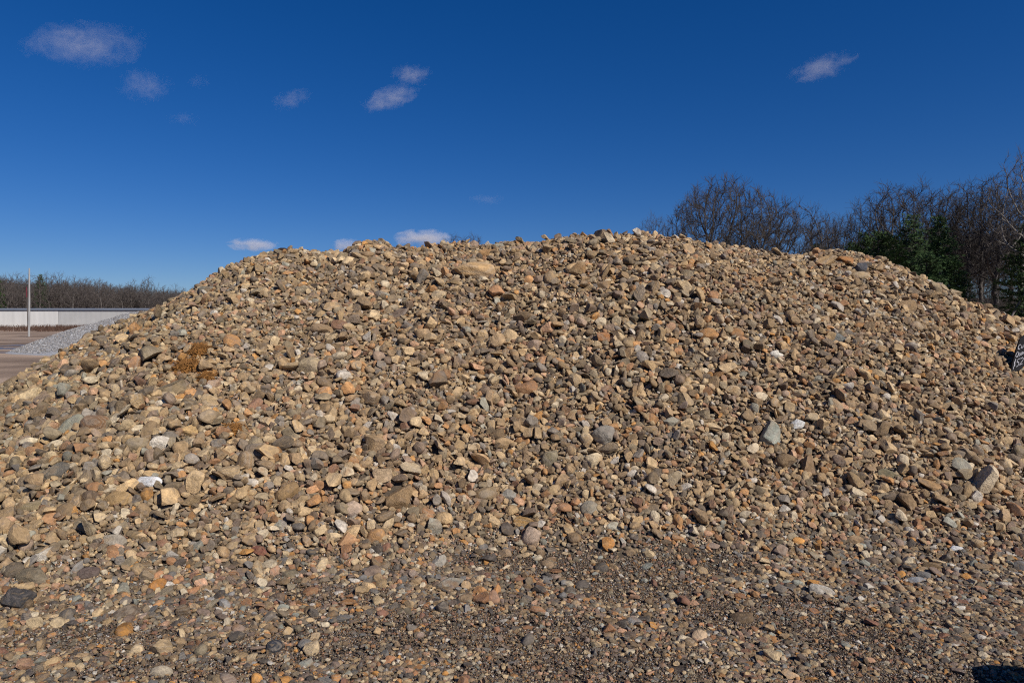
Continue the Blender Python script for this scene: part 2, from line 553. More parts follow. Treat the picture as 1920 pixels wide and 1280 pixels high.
# landmark stones that can be picked out in the photograph -------------
# u, v, width, height (photograph pixels), lit colour, shape, tilt, name, label
LM = [
 (888, 506, 76, 38, (186, 152, 108), 'lump', 4, 'boulder', 'largest tan boulder, rough and cracked, just below the crest of the stone pile'),
 (584, 681, 44, 36, (170, 150, 118), 'round', 0, 'stone', 'smooth pale round cobble with an orange rim, alone on the upper left slope'),
 (281, 899, 47, 22, (232, 230, 232), 'round', -6, 'stone', 'bright white elongated quartz stone low on the left slope'),
 (130, 797, 64, 26, (140, 138, 122), 'slab', 38, 'stone', 'upturned slab with pale blue and orange edge on the left slope'),
 (180, 790, 52, 40, (138, 108, 82), 'angular', 10, 'stone', 'brown cracked block beside the upturned slab on the left slope'),
 (323, 727, 44, 46, (140, 122, 94), 'angular', 35, 'stone', 'square brown block with pale stripes below the rusty pine straw'),
 (304, 756, 28, 18, (214, 200, 176), 'round', 5, 'stone', 'cream oval stone under the square striped block'),
 (317, 816, 26, 30, (132, 122, 108), 'round', 60, 'stone', 'grey egg-shaped cobble standing next to a cream and orange one'),
 (354, 808, 32, 22, (204, 168, 116), 'angular', 20, 'stone', 'cream and orange stone right of the grey egg-shaped cobble'),
 (258, 829, 40, 28, (152, 134, 106), 'angular', 5, 'stone', 'flat tan grey stone left of the grey egg-shaped cobble'),
 (99, 881, 66, 36, (104, 98, 88), 'slab', 14, 'stone', 'dark grey layered slab near the left edge of the pile'),
 (482, 843, 46, 34, (134, 116, 96), 'round', 5, 'stone', 'large grey brown rounded cobble on the left middle slope'),
 (748, 921, 46, 54, (150, 122, 88), 'angular', 70, 'stone', 'big tan brown stone standing on end low in the middle'),
 (717, 886, 36, 32, (186, 160, 128), 'angular', -30, 'stone', 'pale tan triangular stone above the big upright brown stone'),
 (910, 922, 42, 28, (132, 112, 84), 'round', 8, 'stone', 'olive brown rounded cobble low in the middle of the pile'),
 (955, 924, 34, 22, (146, 140, 128), 'slab', -12, 'stone', 'grey flat stone touching the olive brown cobble'),
 (1131, 811, 42, 38, (142, 134, 122), 'lump', 0, 'stone', 'rough pitted grey lump on the middle of the slope'),
 (1441, 806, 36, 50, (158, 160, 146), 'angular', 75, 'stone', 'pale greenish stone with a grey patch, right of the middle'),
 (1495, 793, 26, 18, (236, 226, 218), 'lump', 20, 'stone', 'white stone to the right of the pale greenish one'),
 (1112, 857, 32, 34, (208, 186, 150), 'lump', 40, 'stone', 'cream quartz lump below the rough pitted grey lump'),
 (1031, 852, 32, 36, (134, 122, 96), 'round', 55, 'stone', 'olive grey egg-shaped stone with an orange streak'),
 (1107, 949, 38, 29, (158, 148, 130), 'round', 0, 'stone', 'rounded grey block low on the slope, shaded gap to its left'),
 (1151, 985, 28, 18, (200, 192, 170), 'round', 0, 'stone', 'pale cream oval pebble below the rounded grey block'),
 (1140, 1018, 24, 28, (182, 128, 72), 'angular', 80, 'stone', 'orange tan stone at the foot of the pile, below the cream oval'),
 (1541, 1106, 47, 27, (176, 168, 156), 'round', -14, 'stone', 'smooth light grey cobble lying alone on the front gravel'),
 (1793, 1027, 24, 14, (238, 236, 234), 'round', 5, 'stone', 'small bright white stone at the foot of the right slope'),
 (847, 1089, 46, 26, (138, 132, 120), 'slab', 18, 'stone', 'flat grey stone lying on the front gravel below the middle'),
 (821, 1050, 32, 26, (160, 154, 142), 'angular', 5, 'stone', 'pale grey block just above the flat grey stone'),
 (36, 1120, 54, 38, (66, 64, 64), 'lump', 5, 'stone', 'black rough round stone at the lower left edge'),
 (516, 1212, 33, 30, (56, 60, 68), 'lump', 0, 'stone', 'dark blue-black round stone in the front gravel'),
 (489, 1031, 38, 22, (130, 82, 68), 'angular', -5, 'stone', 'dark red stone at the foot of the left slope'),
 (296, 1094, 34, 24, (178, 124, 68), 'round', 32, 'stone', 'orange brown oval stone in the gravel on the left'),
 (236, 1146, 48, 28, (104, 88, 72), 'round', 22, 'stone', 'dark brown oval stone below the orange brown one'),
 (166, 1071, 40, 24, (104, 88, 80), 'round', 15, 'stone', 'purplish brown oval stone at the foot of the left slope'),
 (231, 1100, 30, 22, (146, 142, 126), 'angular', 0, 'stone', 'greenish grey stone between two brown ovals on the left'),
 (220, 932, 48, 30, (168, 138, 96), 'round', 12, 'stone', 'smooth tan oval cobble under the bright white quartz'),
 (66, 944, 62, 26, (136, 120, 90), 'slab', 3, 'stone', 'long olive slab at the left edge below the dark layered one'),
 (537, 917, 46, 40, (146, 118, 82), 'lump', 45, 'stone', 'kidney-shaped brown stone low on the left of the pile'),
 (62, 1075, 58, 32, (126, 114, 94), 'round', -8, 'stone', 'broad olive grey cobble at the left edge above the black stone'),
 (27, 1064, 36, 30, (104, 92, 76), 'round', 30, 'stone', 'dark olive egg-shaped cobble at the far left edge'),
 (215, 1010, 44, 26, (168, 156, 138), 'slab', -15, 'stone', 'pale grey angular slab low on the left'),
 (1571, 631, 38, 22, (108, 110, 106), 'slab', 4, 'stone', 'dark grey flat-topped block high on the right slope'),
 (1455, 662, 26, 16, (222, 214, 200), 'round', 0, 'stone', 'small white oval stone on the upper right slope'),
 (1285, 748, 32, 32, (166, 142, 108), 'angular', 0, 'stone', 'squarish tan block with a flat face, right of the middle'),
 (1133, 629, 30, 30, (170, 116, 72), 'angular', 60, 'stone', 'orange brown stone on the upper middle slope'),
 (1327, 626, 36, 24, (180, 132, 84), 'angular', 5, 'stone', 'orange tan stone among grey ones on the upper right slope'),
 (1379, 622, 28, 20, (150, 110, 72), 'round', 5, 'stone', 'brown rounded stone right of the orange tan one'),
 (1663, 834, 36, 30, (188, 160, 122), 'angular', -35, 'stone', 'pale tan block overhanging a dark gap on the right'),
 (1590, 862, 34, 17, (190, 158, 116), 'slab', -2, 'stone', 'cream flat oval stone left of the pale tan block'),
 (1665, 885, 44, 20, (122, 114, 90), 'slab', -6, 'stone', 'olive grey rectangular slab under the pale tan block'),
 (1470, 860, 36, 28, (124, 102, 76), 'lump', 0, 'stone', 'brown speckled lump right of the middle'),
 (1515, 866, 28, 40, (134, 108, 80), 'angular', 70, 'stone', 'brown wedge-shaped stone beside the speckled lump'),
 (989, 726, 42, 28, (148, 110, 78), 'angular', 25, 'stone', 'reddish brown wedge of stone in the centre of the pile'),
 (1084, 506, 34, 30, (156, 128, 92), 'angular', 20, 'stone', 'brown block with a shaded side near the crest'),
 (1131, 531, 28, 28, (160, 130, 94), 'angular', 45, 'stone', 'diamond-shaped tan block below the crest'),
 (1700, 572, 40, 26, (150, 124, 92), 'angular', 20, 'stone', 'broad tan grey block high on the right shoulder'),
 (1548, 489, 38, 22, (178, 146, 104), 'angular', 18, 'stone', 'tan stone on the crest of the right shoulder'),
 (1585, 487, 34, 22, (160, 112, 68), 'angular', 0, 'stone', 'orange brown block with a dark hollow on the right shoulder'),
 (1613, 502, 24, 20, (78, 80, 86), 'angular', 30, 'stone', 'blue-grey angular stone on the right shoulder'),
 (1610, 515, 36, 20, (166, 142, 108), 'round', 0, 'stone', 'smooth buff cobble under the blue-grey angular stone'),
 (386, 523, 30, 26, (128, 122, 106), 'angular', 35, 'stone', 'grey angular stone on the skyline of the left slope'),
 (1834, 574, 20, 24, (126, 92, 66), 'angular', 80, 'stone', 'reddish brown block standing on the skyline at the right'),
 (914, 457, 42, 18, (172, 132, 88), 'round', -5, 'stone', 'orange tan cobble on the crest near the middle'),
 (1856, 639, 42, 14, (142, 120, 86), 'slab', 0, 'stone', 'long olive tan slab near the leaning black slate'),
 (1895, 655, 18, 12, (190, 138, 76), 'slab', -8, 'stone', 'pointed orange stone catching light beside the black slate'),
 (1718, 1086, 40, 16, (126, 128, 132), 'slab', 8, 'stone', 'blue-grey flat stone in the gravel on the right'),
 (1749, 1060, 36, 16, (120, 98, 70), 'round', -10, 'stone', 'brown oval stone at the foot of the right slope'),
 (1480, 1262, 28, 26, (198, 164, 126), 'angular', -50, 'stone', 'cream block with an orange base at the bottom edge'),
 (1311, 1190, 32, 24, (196, 168, 136), 'round', 10, 'stone', 'pale cream stone in the front gravel'),
 (1805, 1139, 22, 14, (206, 198, 184), 'slab', -40, 'stone', 'pale tilted stone in the gravel at the lower right'),
 (303, 1258, 40, 22, (176, 162, 138), 'angular', -10, 'stone', 'pale cream flat stone at the bottom of the picture on the left'),
 (160, 985, 46, 22, (150, 134, 108), 'round', -20, 'stone', 'long grey tan cobble left of the pale grey slab'),
 (1920, 850, 60, 40, (140, 122, 92), 'angular', 0, 'stone', 'big tan grey stone cut by the right edge of the picture'),
 (1740, 905, 40, 26, (166, 132, 92), 'angular', -20, 'stone', 'tan angular stone low on the right slope'),
 (1700, 938, 40, 34, (134, 110, 82), 'angular', 60, 'stone', 'brown squarish stone standing low on the right slope'),
 (660, 950, 40, 30, (196, 170, 146), 'round', 18, 'stone', 'pinkish pale oval cobble left of the big upright brown stone'),
 (705, 1000, 32, 34, (176, 134, 90), 'round', 70, 'stone', 'rusty tan upright cobble near the foot of the pile'),
 (652, 1008, 38, 28, (178, 136, 98), 'angular', 30, 'stone', 'orange tan angular stone left of the rusty upright cobble'),
 (983, 976, 40, 22, (178, 140, 88), 'angular', -8, 'stone', 'ochre stone with a knobbly edge at the foot of the pile'),
 (996, 1002, 32, 34, (196, 170, 146), 'lump', 70, 'stone', 'pinkish cream lump below the ochre stone'),
 (816, 985, 34, 32, (164, 158, 140), 'angular', -20, 'stone', 'pale grey blocky stone near the foot of the pile, left of middle'),
]
lm_pos = []
for L in LM:
    p = hit(L[0], L[1] + 0.25 * L[3])
    if p is None:
        p = hit(L[0], L[1] + 0.5 * L[3] + 12)
    d = p[1]
    w = L[2] / F * d * 1.05; h = L[3] / F * d * 1.05
    lm_pos.append((p, w, h))
    rr = 0.40 * math.sqrt(w * h)
    stamp(np.array([p[0]]), np.array([p[1]]), rr)
# keep the straw clumps and the slate clear of big stones
for (u, v, rr) in ((372, 662, .07), (352, 690, .08), (388, 712, .05), (1905, 672, .10)):
    p = hit(u, v)
    stamp(np.array([p[0]]), np.array([p[1]]), rr)

layers = []
def layer(d, prob, zone_bottom=None, relax=0.30):
    s = d * 0.92
    xs = np.arange(X0 + s, X1 - s, s); ys = np.arange(Y0 + s, Y1 - s, s * 0.86)
    XX, YY = np.meshgrid(xs, ys)
    n = XX.size
    x = XX.ravel() + rng.uniform(-.48, .48, n) * s
    y = YY.ravel() + rng.uniform(-.48, .48, n) * s * 0.86
    k = in_area(x, y) & (rng.random(n) < prob(x, y))
    x, y = x[k], y[k]
    ok = ~occupied(x, y)
    x, y = x[ok], y[ok]
    cnt = np.zeros(len(x), int)
    for a in np.linspace(0, 2 * np.pi, 7)[:-1]:
        cnt += occupied(x + relax * d * np.cos(a), y + relax * d * 0.85 * np.sin(a))
    ok = cnt <= 1
    x, y = x[ok], y[ok]
    sz = d * rng.uniform(0.76, 1.26, len(x))
    layers.append((x, y, sz))
    stamp(x, y, d * 0.40)

front = lambda x, y: (y < 8.5)
P = pileness
def spill(x, y):    # stones that rolled past the foot of the pile, thinning out towards the viewer
    return smoothstep(0.15, 0.9, 0.5 + 0.30 * (1 - smoothstep(-2.2, -0.2, x)) + 0.6 * fbm(x * 0.8 + 5, y * 0.8, 71, 2) + 0.45 * smoothstep(3.0, 4.6, y)) * smoothstep(2.6, 4.4, y)
B = lambda x, y: bare(x, y)
C = coarse
crest = lambda y: 1.0 - 0.97 * (np.abs(y - YR) < .42)      # nothing big balances on the very top
layer(.165, lambda x, y: crest(y) * 0.004 * P(x, y) * (y < 9.0) * C(x, y))
layer(.130, lambda x, y: crest(y) * 0.034 * P(x, y) * C(x, y) ** 1.5)
layer(.104, lambda x, y: (.3 + .7 * crest(y)) * 0.15 * P(x, y) * C(x, y) ** 1.5 + .004 * spill(x, y))
WESTF = lambda x: 1 + 2.0 * (1 - smoothstep(-2.0, -0.2, x))      # more cobbles rolled out on the west side
layer(.083, lambda x, y: 0.30 * P(x, y) * C(x, y) + .022 * WESTF(x) * spill(x, y) * (1 - P(x, y)))
layer(.067, lambda x, y: 0.40 * P(x, y) * (0.15 + C(x, y)) + .07 * WESTF(x) * spill(x, y) * (1 - P(x, y)) * (1 - .7 * B(x, y)))
layer(.054, lambda x, y: 0.60 * P(x, y) * (0.3 + C(x, y)) + .13 * WESTF(x) * spill(x, y) * (1 - P(x, y)) * (1 - .7 * B(x, y)) + .006)
layer(.043, lambda x, y: front(x, y) * (0.85 * P(x, y) + (1 - P(x, y)) * (.24 * spill(x, y) + .06) * (1 - .88 * B(x, y))))
layer(.035, lambda x, y: front(x, y) * (0.95 * P(x, y) + (1 - P(x, y)) * (.36 * spill(x, y) + .13) * (1 - .9 * B(x, y))))
layer(.028, lambda x, y: front(x, y) * (P(x, y) + (1 - P(x, y)) * (.42 * spill(x, y) + .24) * (1 - .9 * B(x, y))))
layer(.022, lambda x, y: front(x, y) * (P(x, y) * np.where(y < 6.5, .9, .6) + (1 - P(x, y)) * .50 * (1 - .82 * B(x, y))))
layer(.0175, lambda x, y: (y < 5.6) * 0.62 * (1 - .78 * B(x, y)))

sx = np.concatenate([l[0] for l in layers]); sy = np.concatenate([l[1] for l in layers]); sd = np.concatenate([l[2] for l in layers])
NS = len(sx)
sz = surf(sx, sy)
sn = surf_n(sx, sy)
pz = pile_z(sx, sy)
var = rng.integers(0, NVAR, NS)
dims = VAR_D[var]
# a size d is the mean visible width: long axis a bit more
scl = (sd * 1.16)[:, None] * np.exp(rng.normal(0, .17, (NS, 3)))
# rotation: thin axis near the surface normal, free spin, tilt jitter larger on the loose pile
spin = np.where(rng.random(NS) < 0.55, rng.normal(0, .45, NS), rng.uniform(0, 2 * np.pi, NS))   # most came to rest lying across the slope
jit = rng.normal(0, 1, (NS, 3)) * (0.20 + 0.36 * smoothstep(0.05, 0.4, pz))[:, None]
zax = sn + jit
zax[:, 2] = np.where(zax[:, 2] < 0.15, 0.15, zax[:, 2])
zax /= np.linalg.norm(zax, axis=1, keepdims=True)
ref = np.stack([np.cos(spin), np.sin(spin), np.zeros(NS)], -1)
xax = ref - zax * (ref * zax).sum(1, keepdims=True)
xax /= np.linalg.norm(xax, axis=1, keepdims=True)
yax = np.cross(zax, xax)
M = np.stack([xax, yax, zax], -1)          # columns
# euler xyz from matrix
ey = -np.arcsin(np.clip(M[:, 2, 0], -1, 1))
ex = np.arctan2(M[:, 2, 1], M[:, 2, 2])
ez = np.arctan2(M[:, 1, 0], M[:, 0, 0])
rot = np.stack([ex, ey, ez], -1)
# extent along the surface normal, so that each stone sits in its bed
supp = np.sqrt((((M * sn[:, :, None]).sum(1)) * scl * dims) ** 2).sum(1) * 0.5
lift = supp * rng.uniform(0.15, 0.85, NS) * (0.55 + 0.45 * smoothstep(0.05, 0.3, pz))
pos = np.stack([sx, sy, sz], -1) + sn * lift[:, None]
colr = stone_colours(sx, sy, pz, NS, rng)

# ------------------------------------------------------------------ instancer for what nobody could count
def instancer_group(name, coll, pick=True):
    ng = bpy.data.node_groups.new(name, 'GeometryNodeTree')
    ng.interface.new_socket('Geometry', in_out='INPUT', socket_type='NodeSocketGeometry')
    ng.interface.new_socket('Geometry', in_out='OUTPUT', socket_type='NodeSocketGeometry')
    N = ng.nodes.new; Lk = ng.links.new
    gi, go = N('NodeGroupInput'), N('NodeGroupOutput')
    ci = N('GeometryNodeCollectionInfo')
    ci.inputs['Collection'].default_value = coll
    ci.inputs['Separate Children'].default_value = True
    ci.inputs['Reset Children'].default_value = True
    iop = N('GeometryNodeInstanceOnPoints')
    iop.inputs['Pick Instance'].default_value = True
    def attr(nm, tp):
        a = N('GeometryNodeInputNamedAttribute'); a.data_type = tp; a.inputs['Name'].default_value = nm
        return a.outputs['Attribute']
    e2r = N('FunctionNodeEulerToRotation')
    Lk(attr('rot', 'FLOAT_VECTOR'), e2r.inputs[0])
    Lk(gi.outputs[0], iop.inputs['Points'])
    Lk(ci.outputs[0], iop.inputs['Instance'])
    Lk(attr('idx', 'INT'), iop.inputs['Instance Index'])
    Lk(e2r.outputs[0], iop.inputs['Rotation'])
    Lk(attr('scl', 'FLOAT_VECTOR'), iop.inputs['Scale'])
    Lk(iop.outputs[0], go.inputs[0])
    return ng

def scatter(name, ng, pos, rot, scl, idx, col, parent=None):
    me = bpy.data.meshes.new(name)
    n = len(pos)
    me.vertices.add(n)
    me.vertices.foreach_set('co', np.ascontiguousarray(pos, np.float32).ravel())
    def add(nm, tp, arr, key):
        a = me.attributes.new(nm, tp, 'POINT')
        a.data.foreach_set(key, np.ascontiguousarray(arr).ravel())
    add('rot', 'FLOAT_VECTOR', rot.astype(np.float32), 'vector')
    add('scl', 'FLOAT_VECTOR', scl.astype(np.float32), 'vector')
    add('idx', 'INT', idx.astype(np.int32), 'value')
    c4 = np.concatenate([col, np.ones((n, 1))], 1).astype(np.float32)
    add('col', 'FLOAT_COLOR', c4, 'color')
    o = obj(name, me, None, parent)
    md = o.modifiers.new('scatter', 'NODES')
    md.node_group = ng
    o['kind'] = 'stuff'
    return o

NG_STONE = instancer_group('stone_scatter', src)

# the pile: a core of packed fines, its largest stones one by one, the rest as gravel
def core_material():
    t = NT('shade_dark_fines')
    geo = t.n('ShaderNodeNewGeometry')
    n1 = t.noise(geo.outputs['Position'], 30.0, 6, 0.7)
    n2 = t.noise(geo.outputs['Position'], 150.0, 3, 0.7)
    rp = t.ramp(n1.outputs['Fac'], [(0.3, (0.045, 0.034, 0.025)), (0.7, (0.13, 0.098, 0.068))])  # dark ramp: fines also carry painted shade for the gaps between stones
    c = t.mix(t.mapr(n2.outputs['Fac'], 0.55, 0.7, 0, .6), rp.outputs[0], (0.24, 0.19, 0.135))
    t.l(c, t.b.inputs['Base Color'])
    t.b.inputs['Roughness'].default_value = 0.95
    t.bump(n1.outputs['Fac'], 0.8, 0.03)
    return t.m
pile = empty('stone_pile', (0, 6.5, 0))
tag(pile, 'long high pile of tan and brown river stones filling the yard', 'stone pile')
PI_LOC = Vector((0, 6.5, 0))
px_ = np.arange(-10.6, 10.61, 0.07); py_ = np.arange(3.0, 13.2, 0.07)
PX, PY = np.meshgrid(px_, py_)
PZ = pile_z(PX, PY)
PZZ = np.where(PZ < 0.02, -0.03, PZ + ground_z(PX, PY) - 0.006)
Vp = np.stack([PX, PY - 6.5, PZZ], -1).reshape(-1, 3)
a, b = PX.shape[1], PX.shape[0]
ii = np.arange(a * b).reshape(b, a)
Qp = np.stack([ii[:-1, :-1], ii[:-1, 1:], ii[1:, 1:], ii[1:, :-1]], -1).reshape(-1, 4)
keep = PZ.ravel()[Qp].max(1) >= 0.02
Qp = Qp[keep]
used = np.unique(Qp); rem = np.zeros(a * b, int); rem[used] = np.arange(len(used))
obj('core', mesh_arr('pile_core', Vp[used], rem[Qp]), core_material(), pile)

on_pile = pz > 0.10
# apparent size in the photograph
up = 960 + F * pos[:, 0] / pos[:, 1]; vp = HOR + F * (EYE - pos[:, 2]) / pos[:, 1]
inview = (up > -20) & (up < 1940) & (vp < 1300)
app = sd / pos[:, 1] * inview
single = np.zeros(NS, bool)
order_p = np.argsort(-np.where(on_pile, app, 0))[:300]
order_g = np.argsort(-np.where(~on_pile, app, 0))[:300]
single[order_p] = True; single[order_g] = True

def place_single(i, parent, ploc):
    o = bpy.data.objects.new('stone', VAR_O[var[i]])
    COL.objects.link(o)
    o.parent = parent
    o.location = Vector(pos[i]) - ploc
    o.rotation_euler = rot[i]
    o.scale = scl[i]
    o.color = (*colr[i], 1)
for i in order_p: place_single(i, pile, PI_LOC)
for i in order_g: place_single(i, ground, Vector((0, 0, 0)))
k = on_pile & ~single
scatter('gravel', NG_STONE, pos[k] - np.array([0, 6.5, 0]), rot[k], scl[k], var[k], colr[k], pile)
k = ~on_pile & ~single
scatter('gravel', NG_STONE, pos[k], rot[k], scl[k], var[k], colr[k], ground)
print('stones', NS)

# grit: small chips filling the gaps, laid as patches
def grit_material():
    t = NT('grit')
    at = t.n('ShaderNodeAttribute', attribute_type='GEOMETRY', attribute_name='pcol')
    t.l(at.outputs['Color'], t.b.inputs['Base Color'])
    t.b.inputs['Roughness'].default_value = 0.85
    return t.m
GRIT = grit_material()
gsrc = bpy.data.collections.new('grit_shapes')
def grit_patch(seed, rad, n, lo, hi, pal, tone=1.0):
    r = np.random.default_rng(seed)
    Vi, Fi = ICO[1]
    # icosahedron only (20 faces)
    bm = bmesh.new(); bmesh.ops.create_icosphere(bm, subdivisions=1, radius=1.0)
    Vi = np.array([v.co[:] for v in bm.verts]); Fi = np.array([[v.index for v in f.verts] for f in bm.faces]); bm.free()
    VV, FF, CC = [], [], []
    for i in range(n):
        a = r.uniform(0, 2 * np.pi); rr = rad * math.sqrt(r.random())
        s = lo * (hi / lo) ** r.random()
        v = Vi * r.uniform(.75, 1.2, (len(Vi), 1)) * np.array([1, r.uniform(.6, 1), r.uniform(.45, .8)]) * s * 0.5
        m = np.array(Euler((r.normal(0, .4), r.normal(0, .4), r.uniform(0, 6.28))).to_matrix())
        v = v @ m.T + np.array([rr * math.cos(a), rr * math.sin(a), s * r.uniform(0.0, .25)])
        FF.append(Fi + len(Vi) * i); VV.append(v)
        c = PC[r.choice(len(PC), p=pal)] * 0.8 + np.array(lin(140, 112, 84)) * 0.2
        CC.append(np.tile(c * ALB * tone * math.exp(r.normal(0, .2)), (len(Vi), 1)))
    me = mesh_arr('grit_shape', np.concatenate(VV), np.concatenate(FF))
    ca = me.attributes.new('pcol', 'FLOAT_COLOR', 'POINT')
    C = np.concatenate(CC); ca.data.foreach_set('color', np.concatenate([C, np.ones((len(C), 1))], 1).astype(np.float32).ravel())
    me.materials.append(GRIT)
    return me
for i in range(8):
    o = bpy.data.objects.new('grit_shape_%02d' % i, grit_patch(500 + i, 0.060, 70, 0.005, 0.0135, PG))
    gsrc.objects.link(o)
NG_GRIT = instancer_group('grit_scatter', gsrc)
msrc = bpy.data.collections.new('muddy_grit_shapes')
for i in range(8):
    o = bpy.data.objects.new('muddy_grit_%02d' % i, grit_patch(560 + i, 0.060, 150, 0.0035, 0.0125, PG, 0.42))
    msrc.objects.link(o)
NG_MUDDY = instancer_group('muddy_grit_scatter', msrc)
s = 0.078
XX, YY = np.meshgrid(np.arange(-8, 8, s), np.arange(2.3, 8.6, s * .9))
x = XX.ravel() + rng.uniform(-.5, .5, XX.size) * s; y = YY.ravel() + rng.uniform(-.5, .5, XX.size) * s
kk = in_area(x, y) & (rng.random(x.size) < np.where(pile_z(x, y) > 0.1, 0.6, 1.0))
x, y = x[kk], y[kk]
n_ = surf_n(x, y); z_ = surf(x, y)
sp_ = rng.uniform(0, 2 * np.pi, len(x))
rx = np.arcsin(np.clip(-n_[:, 1], -1, 1)); ry = np.arctan2(n_[:, 0], n_[:, 2])
# rotate so local z follows the slope: spin first, then tilt
ms = []
for i in range(len(x)):
    q = Vector(n_[i]).to_track_quat('Z', 'Y') @ Euler((0, 0, sp_[i])).to_quaternion()
    ms.append(q.to_euler()[:])
grot = np.array(ms)
gp = np.stack([x, y, z_], -1)
gs = np.repeat(rng.uniform(.85, 1.2, (len(x), 1)), 3, 1)
gi_ = rng.integers(0, 8, len(x))
onp = pile_z(x, y) > 0.1
scatter('grit', NG_GRIT, gp[onp] - np.array([0, 6.5, 0]), grot[onp], gs[onp], gi_[onp], np.ones((onp.sum(), 3)), pile)
scatter('grit', NG_MUDDY, gp[~onp], grot[~onp], gs[~onp], gi_[~onp], np.ones(((~onp).sum(), 3)), ground)

# ------------------------------------------------------------------ landmark stones
for j, L in enumerate(LM):
    p, w, h = lm_pos[j]
    me, dm = rock_mesh(3000 + j, L[5], 4 if L[2] > 40 else 3, STONE_O)
    me.name = 'stone_shape'
    o = obj(L[7], me)
    n = surf_n(np.array([p[0]]), np.array([p[1]]))[0]
    # the stone's broad face looks out of the slope; its long side lies across it
    out = Vector(n) * 0.75 + Vector((0, -1, 0.15)) * 0.6
    out.normalize()
    right = Vector((1, 0, 0)); right = (right - out * right.dot(out)).normalized()
    upv = out.cross(right)
    a = R(L[6])
    lx = right * math.cos(a) + upv * math.sin(a); ly = -right * math.sin(a) + upv * math.cos(a)
    # solve the two broad sides from the wanted outline
    ca, sa_ = abs(math.cos(a)), abs(math.sin(a))
    if ca > sa_:
        sx_, sy_ = w, h
    else:
        sx_, sy_ = h, w
    if abs(ca - sa_) < 0.35:
        m_ = math.sqrt(w * h); sx_, sy_ = max(m_ * 1.1, w * .9), m_ * .85
    th = min(sx_, sy_) * {'slab': .5, 'round': .75, 'angular': .8, 'lump': .9}[L[5]]
    Mx = Matrix((lx, ly, out)).transposed().to_4x4()
    o.matrix_world = Matrix.Translation(Vector(p) + Vector(n) * th * 0.22) @ Mx @ Matrix.Diagonal((sx_, sy_ / dm[1], th / dm[2], 1))
    o.color = (*[min(.75, c * 1.02) for c in lin(*L[4])], 1)
    tag(o, L[8], 'boulder' if L[7] == 'boulder' else 'stone')

# boulder added out of view to cast the lower right corner's shadow
me, dm = rock_mesh(4001, 'lump', 3, STONE_O)
o = obj('boulder', me)
o.location = (2.74, 2.52, 0.20); o.scale = (0.85, 0.85, 0.85); o.rotation_euler = (0.1, 0.2, 0.5)
o.color = (*lin(150, 130, 100), 1)
tag(o, 'unseen brown boulder added beside the view to cast the shadow in the lower right corner', 'boulder')

# ------------------------------------------------------------------ rusty pine straw, stick and slate on the pile
STRAW = simple_material('pine_straw', (0.22, 0.098, 0.024), 0.8, 0.5, 9.0)
def straw_clump(name, u, v, wpx, hpx, label, seed):
    r = np.random.default_rng(seed)
    p = hit(u, v); d = p[1]
    w = wpx / F * d; h = hpx / F * d
    n = Vector(surf_n(np.array([p[0]]), np.array([p[1]]))[0])
    VV, FF = [], []
    m = 0
    for i in range(520):
        c = np.array([r.normal(0, .30) * w, r.normal(0, .30) * h, 0])
        c[2] = 0.030 * max(0, 1 - (c[0] / w) ** 2 * 3 - (c[1] / h) ** 2 * 3) * r.uniform(.2, 1.2) + 0.006
        L_ = r.uniform(.03, .075); a = r.uniform(0, np.pi); tilt = r.normal(0, .25)
        dr = np.array([math.cos(a) * math.cos(tilt), math.sin(a) * math.cos(tilt), math.sin(tilt)])
        sd_ = np.array([-math.sin(a), math.cos(a), r.normal(0, .4)]) * r.uniform(.0014, .003)
        mid = c + np.array([0, 0, r.uniform(0, .008)])
        a0, a1 = c - dr * L_ / 2, c + dr * L_ / 2
        VV += [a0 - sd_, a0 + sd_, mid + sd_, mid - sd_, a1 + sd_, a1 - sd_]
        FF += [(m, m + 1, m + 2, m + 3), (m + 3, m + 2, m + 4, m + 5)]
        m += 6
    o = obj(name, mesh_arr(name, np.array(VV), np.array(FF)), STRAW)
    right = Vector((1, 0, 0)); right = (right - n * right.dot(n)).normalized()
    o.matrix_world = Matrix.Translation(Vector(p) + n * 0.02) @ Matrix((right, n.cross(right), n)).transposed().to_4x4()
    tag(o, label, 'pine straw', 'rusty straw clumps on the left slope')
    return o
straw_clump('pine_straw_clump', 374, 660, 34, 34, 'upper rust brown clump of matted pine straw on the left slope', 1)
straw_clump('pine_straw_clump', 350, 690, 52, 30, 'widest rust brown straw clump, just below the upper one', 2)
straw_clump('pine_straw_clump', 388, 712, 22, 22, 'small rust brown straw clump beside dark stones on the left slope', 3)
straw_clump('pine_straw_clump', 440, 810, 26, 22, 'lone small ochre straw clump lower down on the left slope', 4)

p = hit(229, 738)
V, Fc = [], []
for k in range(6):
    for j in range(6):
        a = j * math.pi / 3
        V.append((0.012 * math.cos(a) * (1 - .06 * k) + 0.004 * math.sin(k), 0.010 * math.sin(a), 0.028 * k - 0.03))
Fc = [(6 * k + j, 6 * k + (j + 1) % 6, 6 * k + 6 + (j + 1) % 6, 6 * k + 6 + j) for k in range(5) for j in range(6)]
Fc += [(30, 31, 32, 33), (30, 33, 34, 35)]
o = obj('stick', mesh_arr('stick', np.array(V), np.array(Fc)), simple_material('dry_wood', (0.42, 0.34, 0.25), .9, .25, 30), None, tuple(p))
o.rotation_euler = (0.15, 0.06, 0)
tag(o, 'short pale stick standing upright in the stones on the left slope', 'stick')

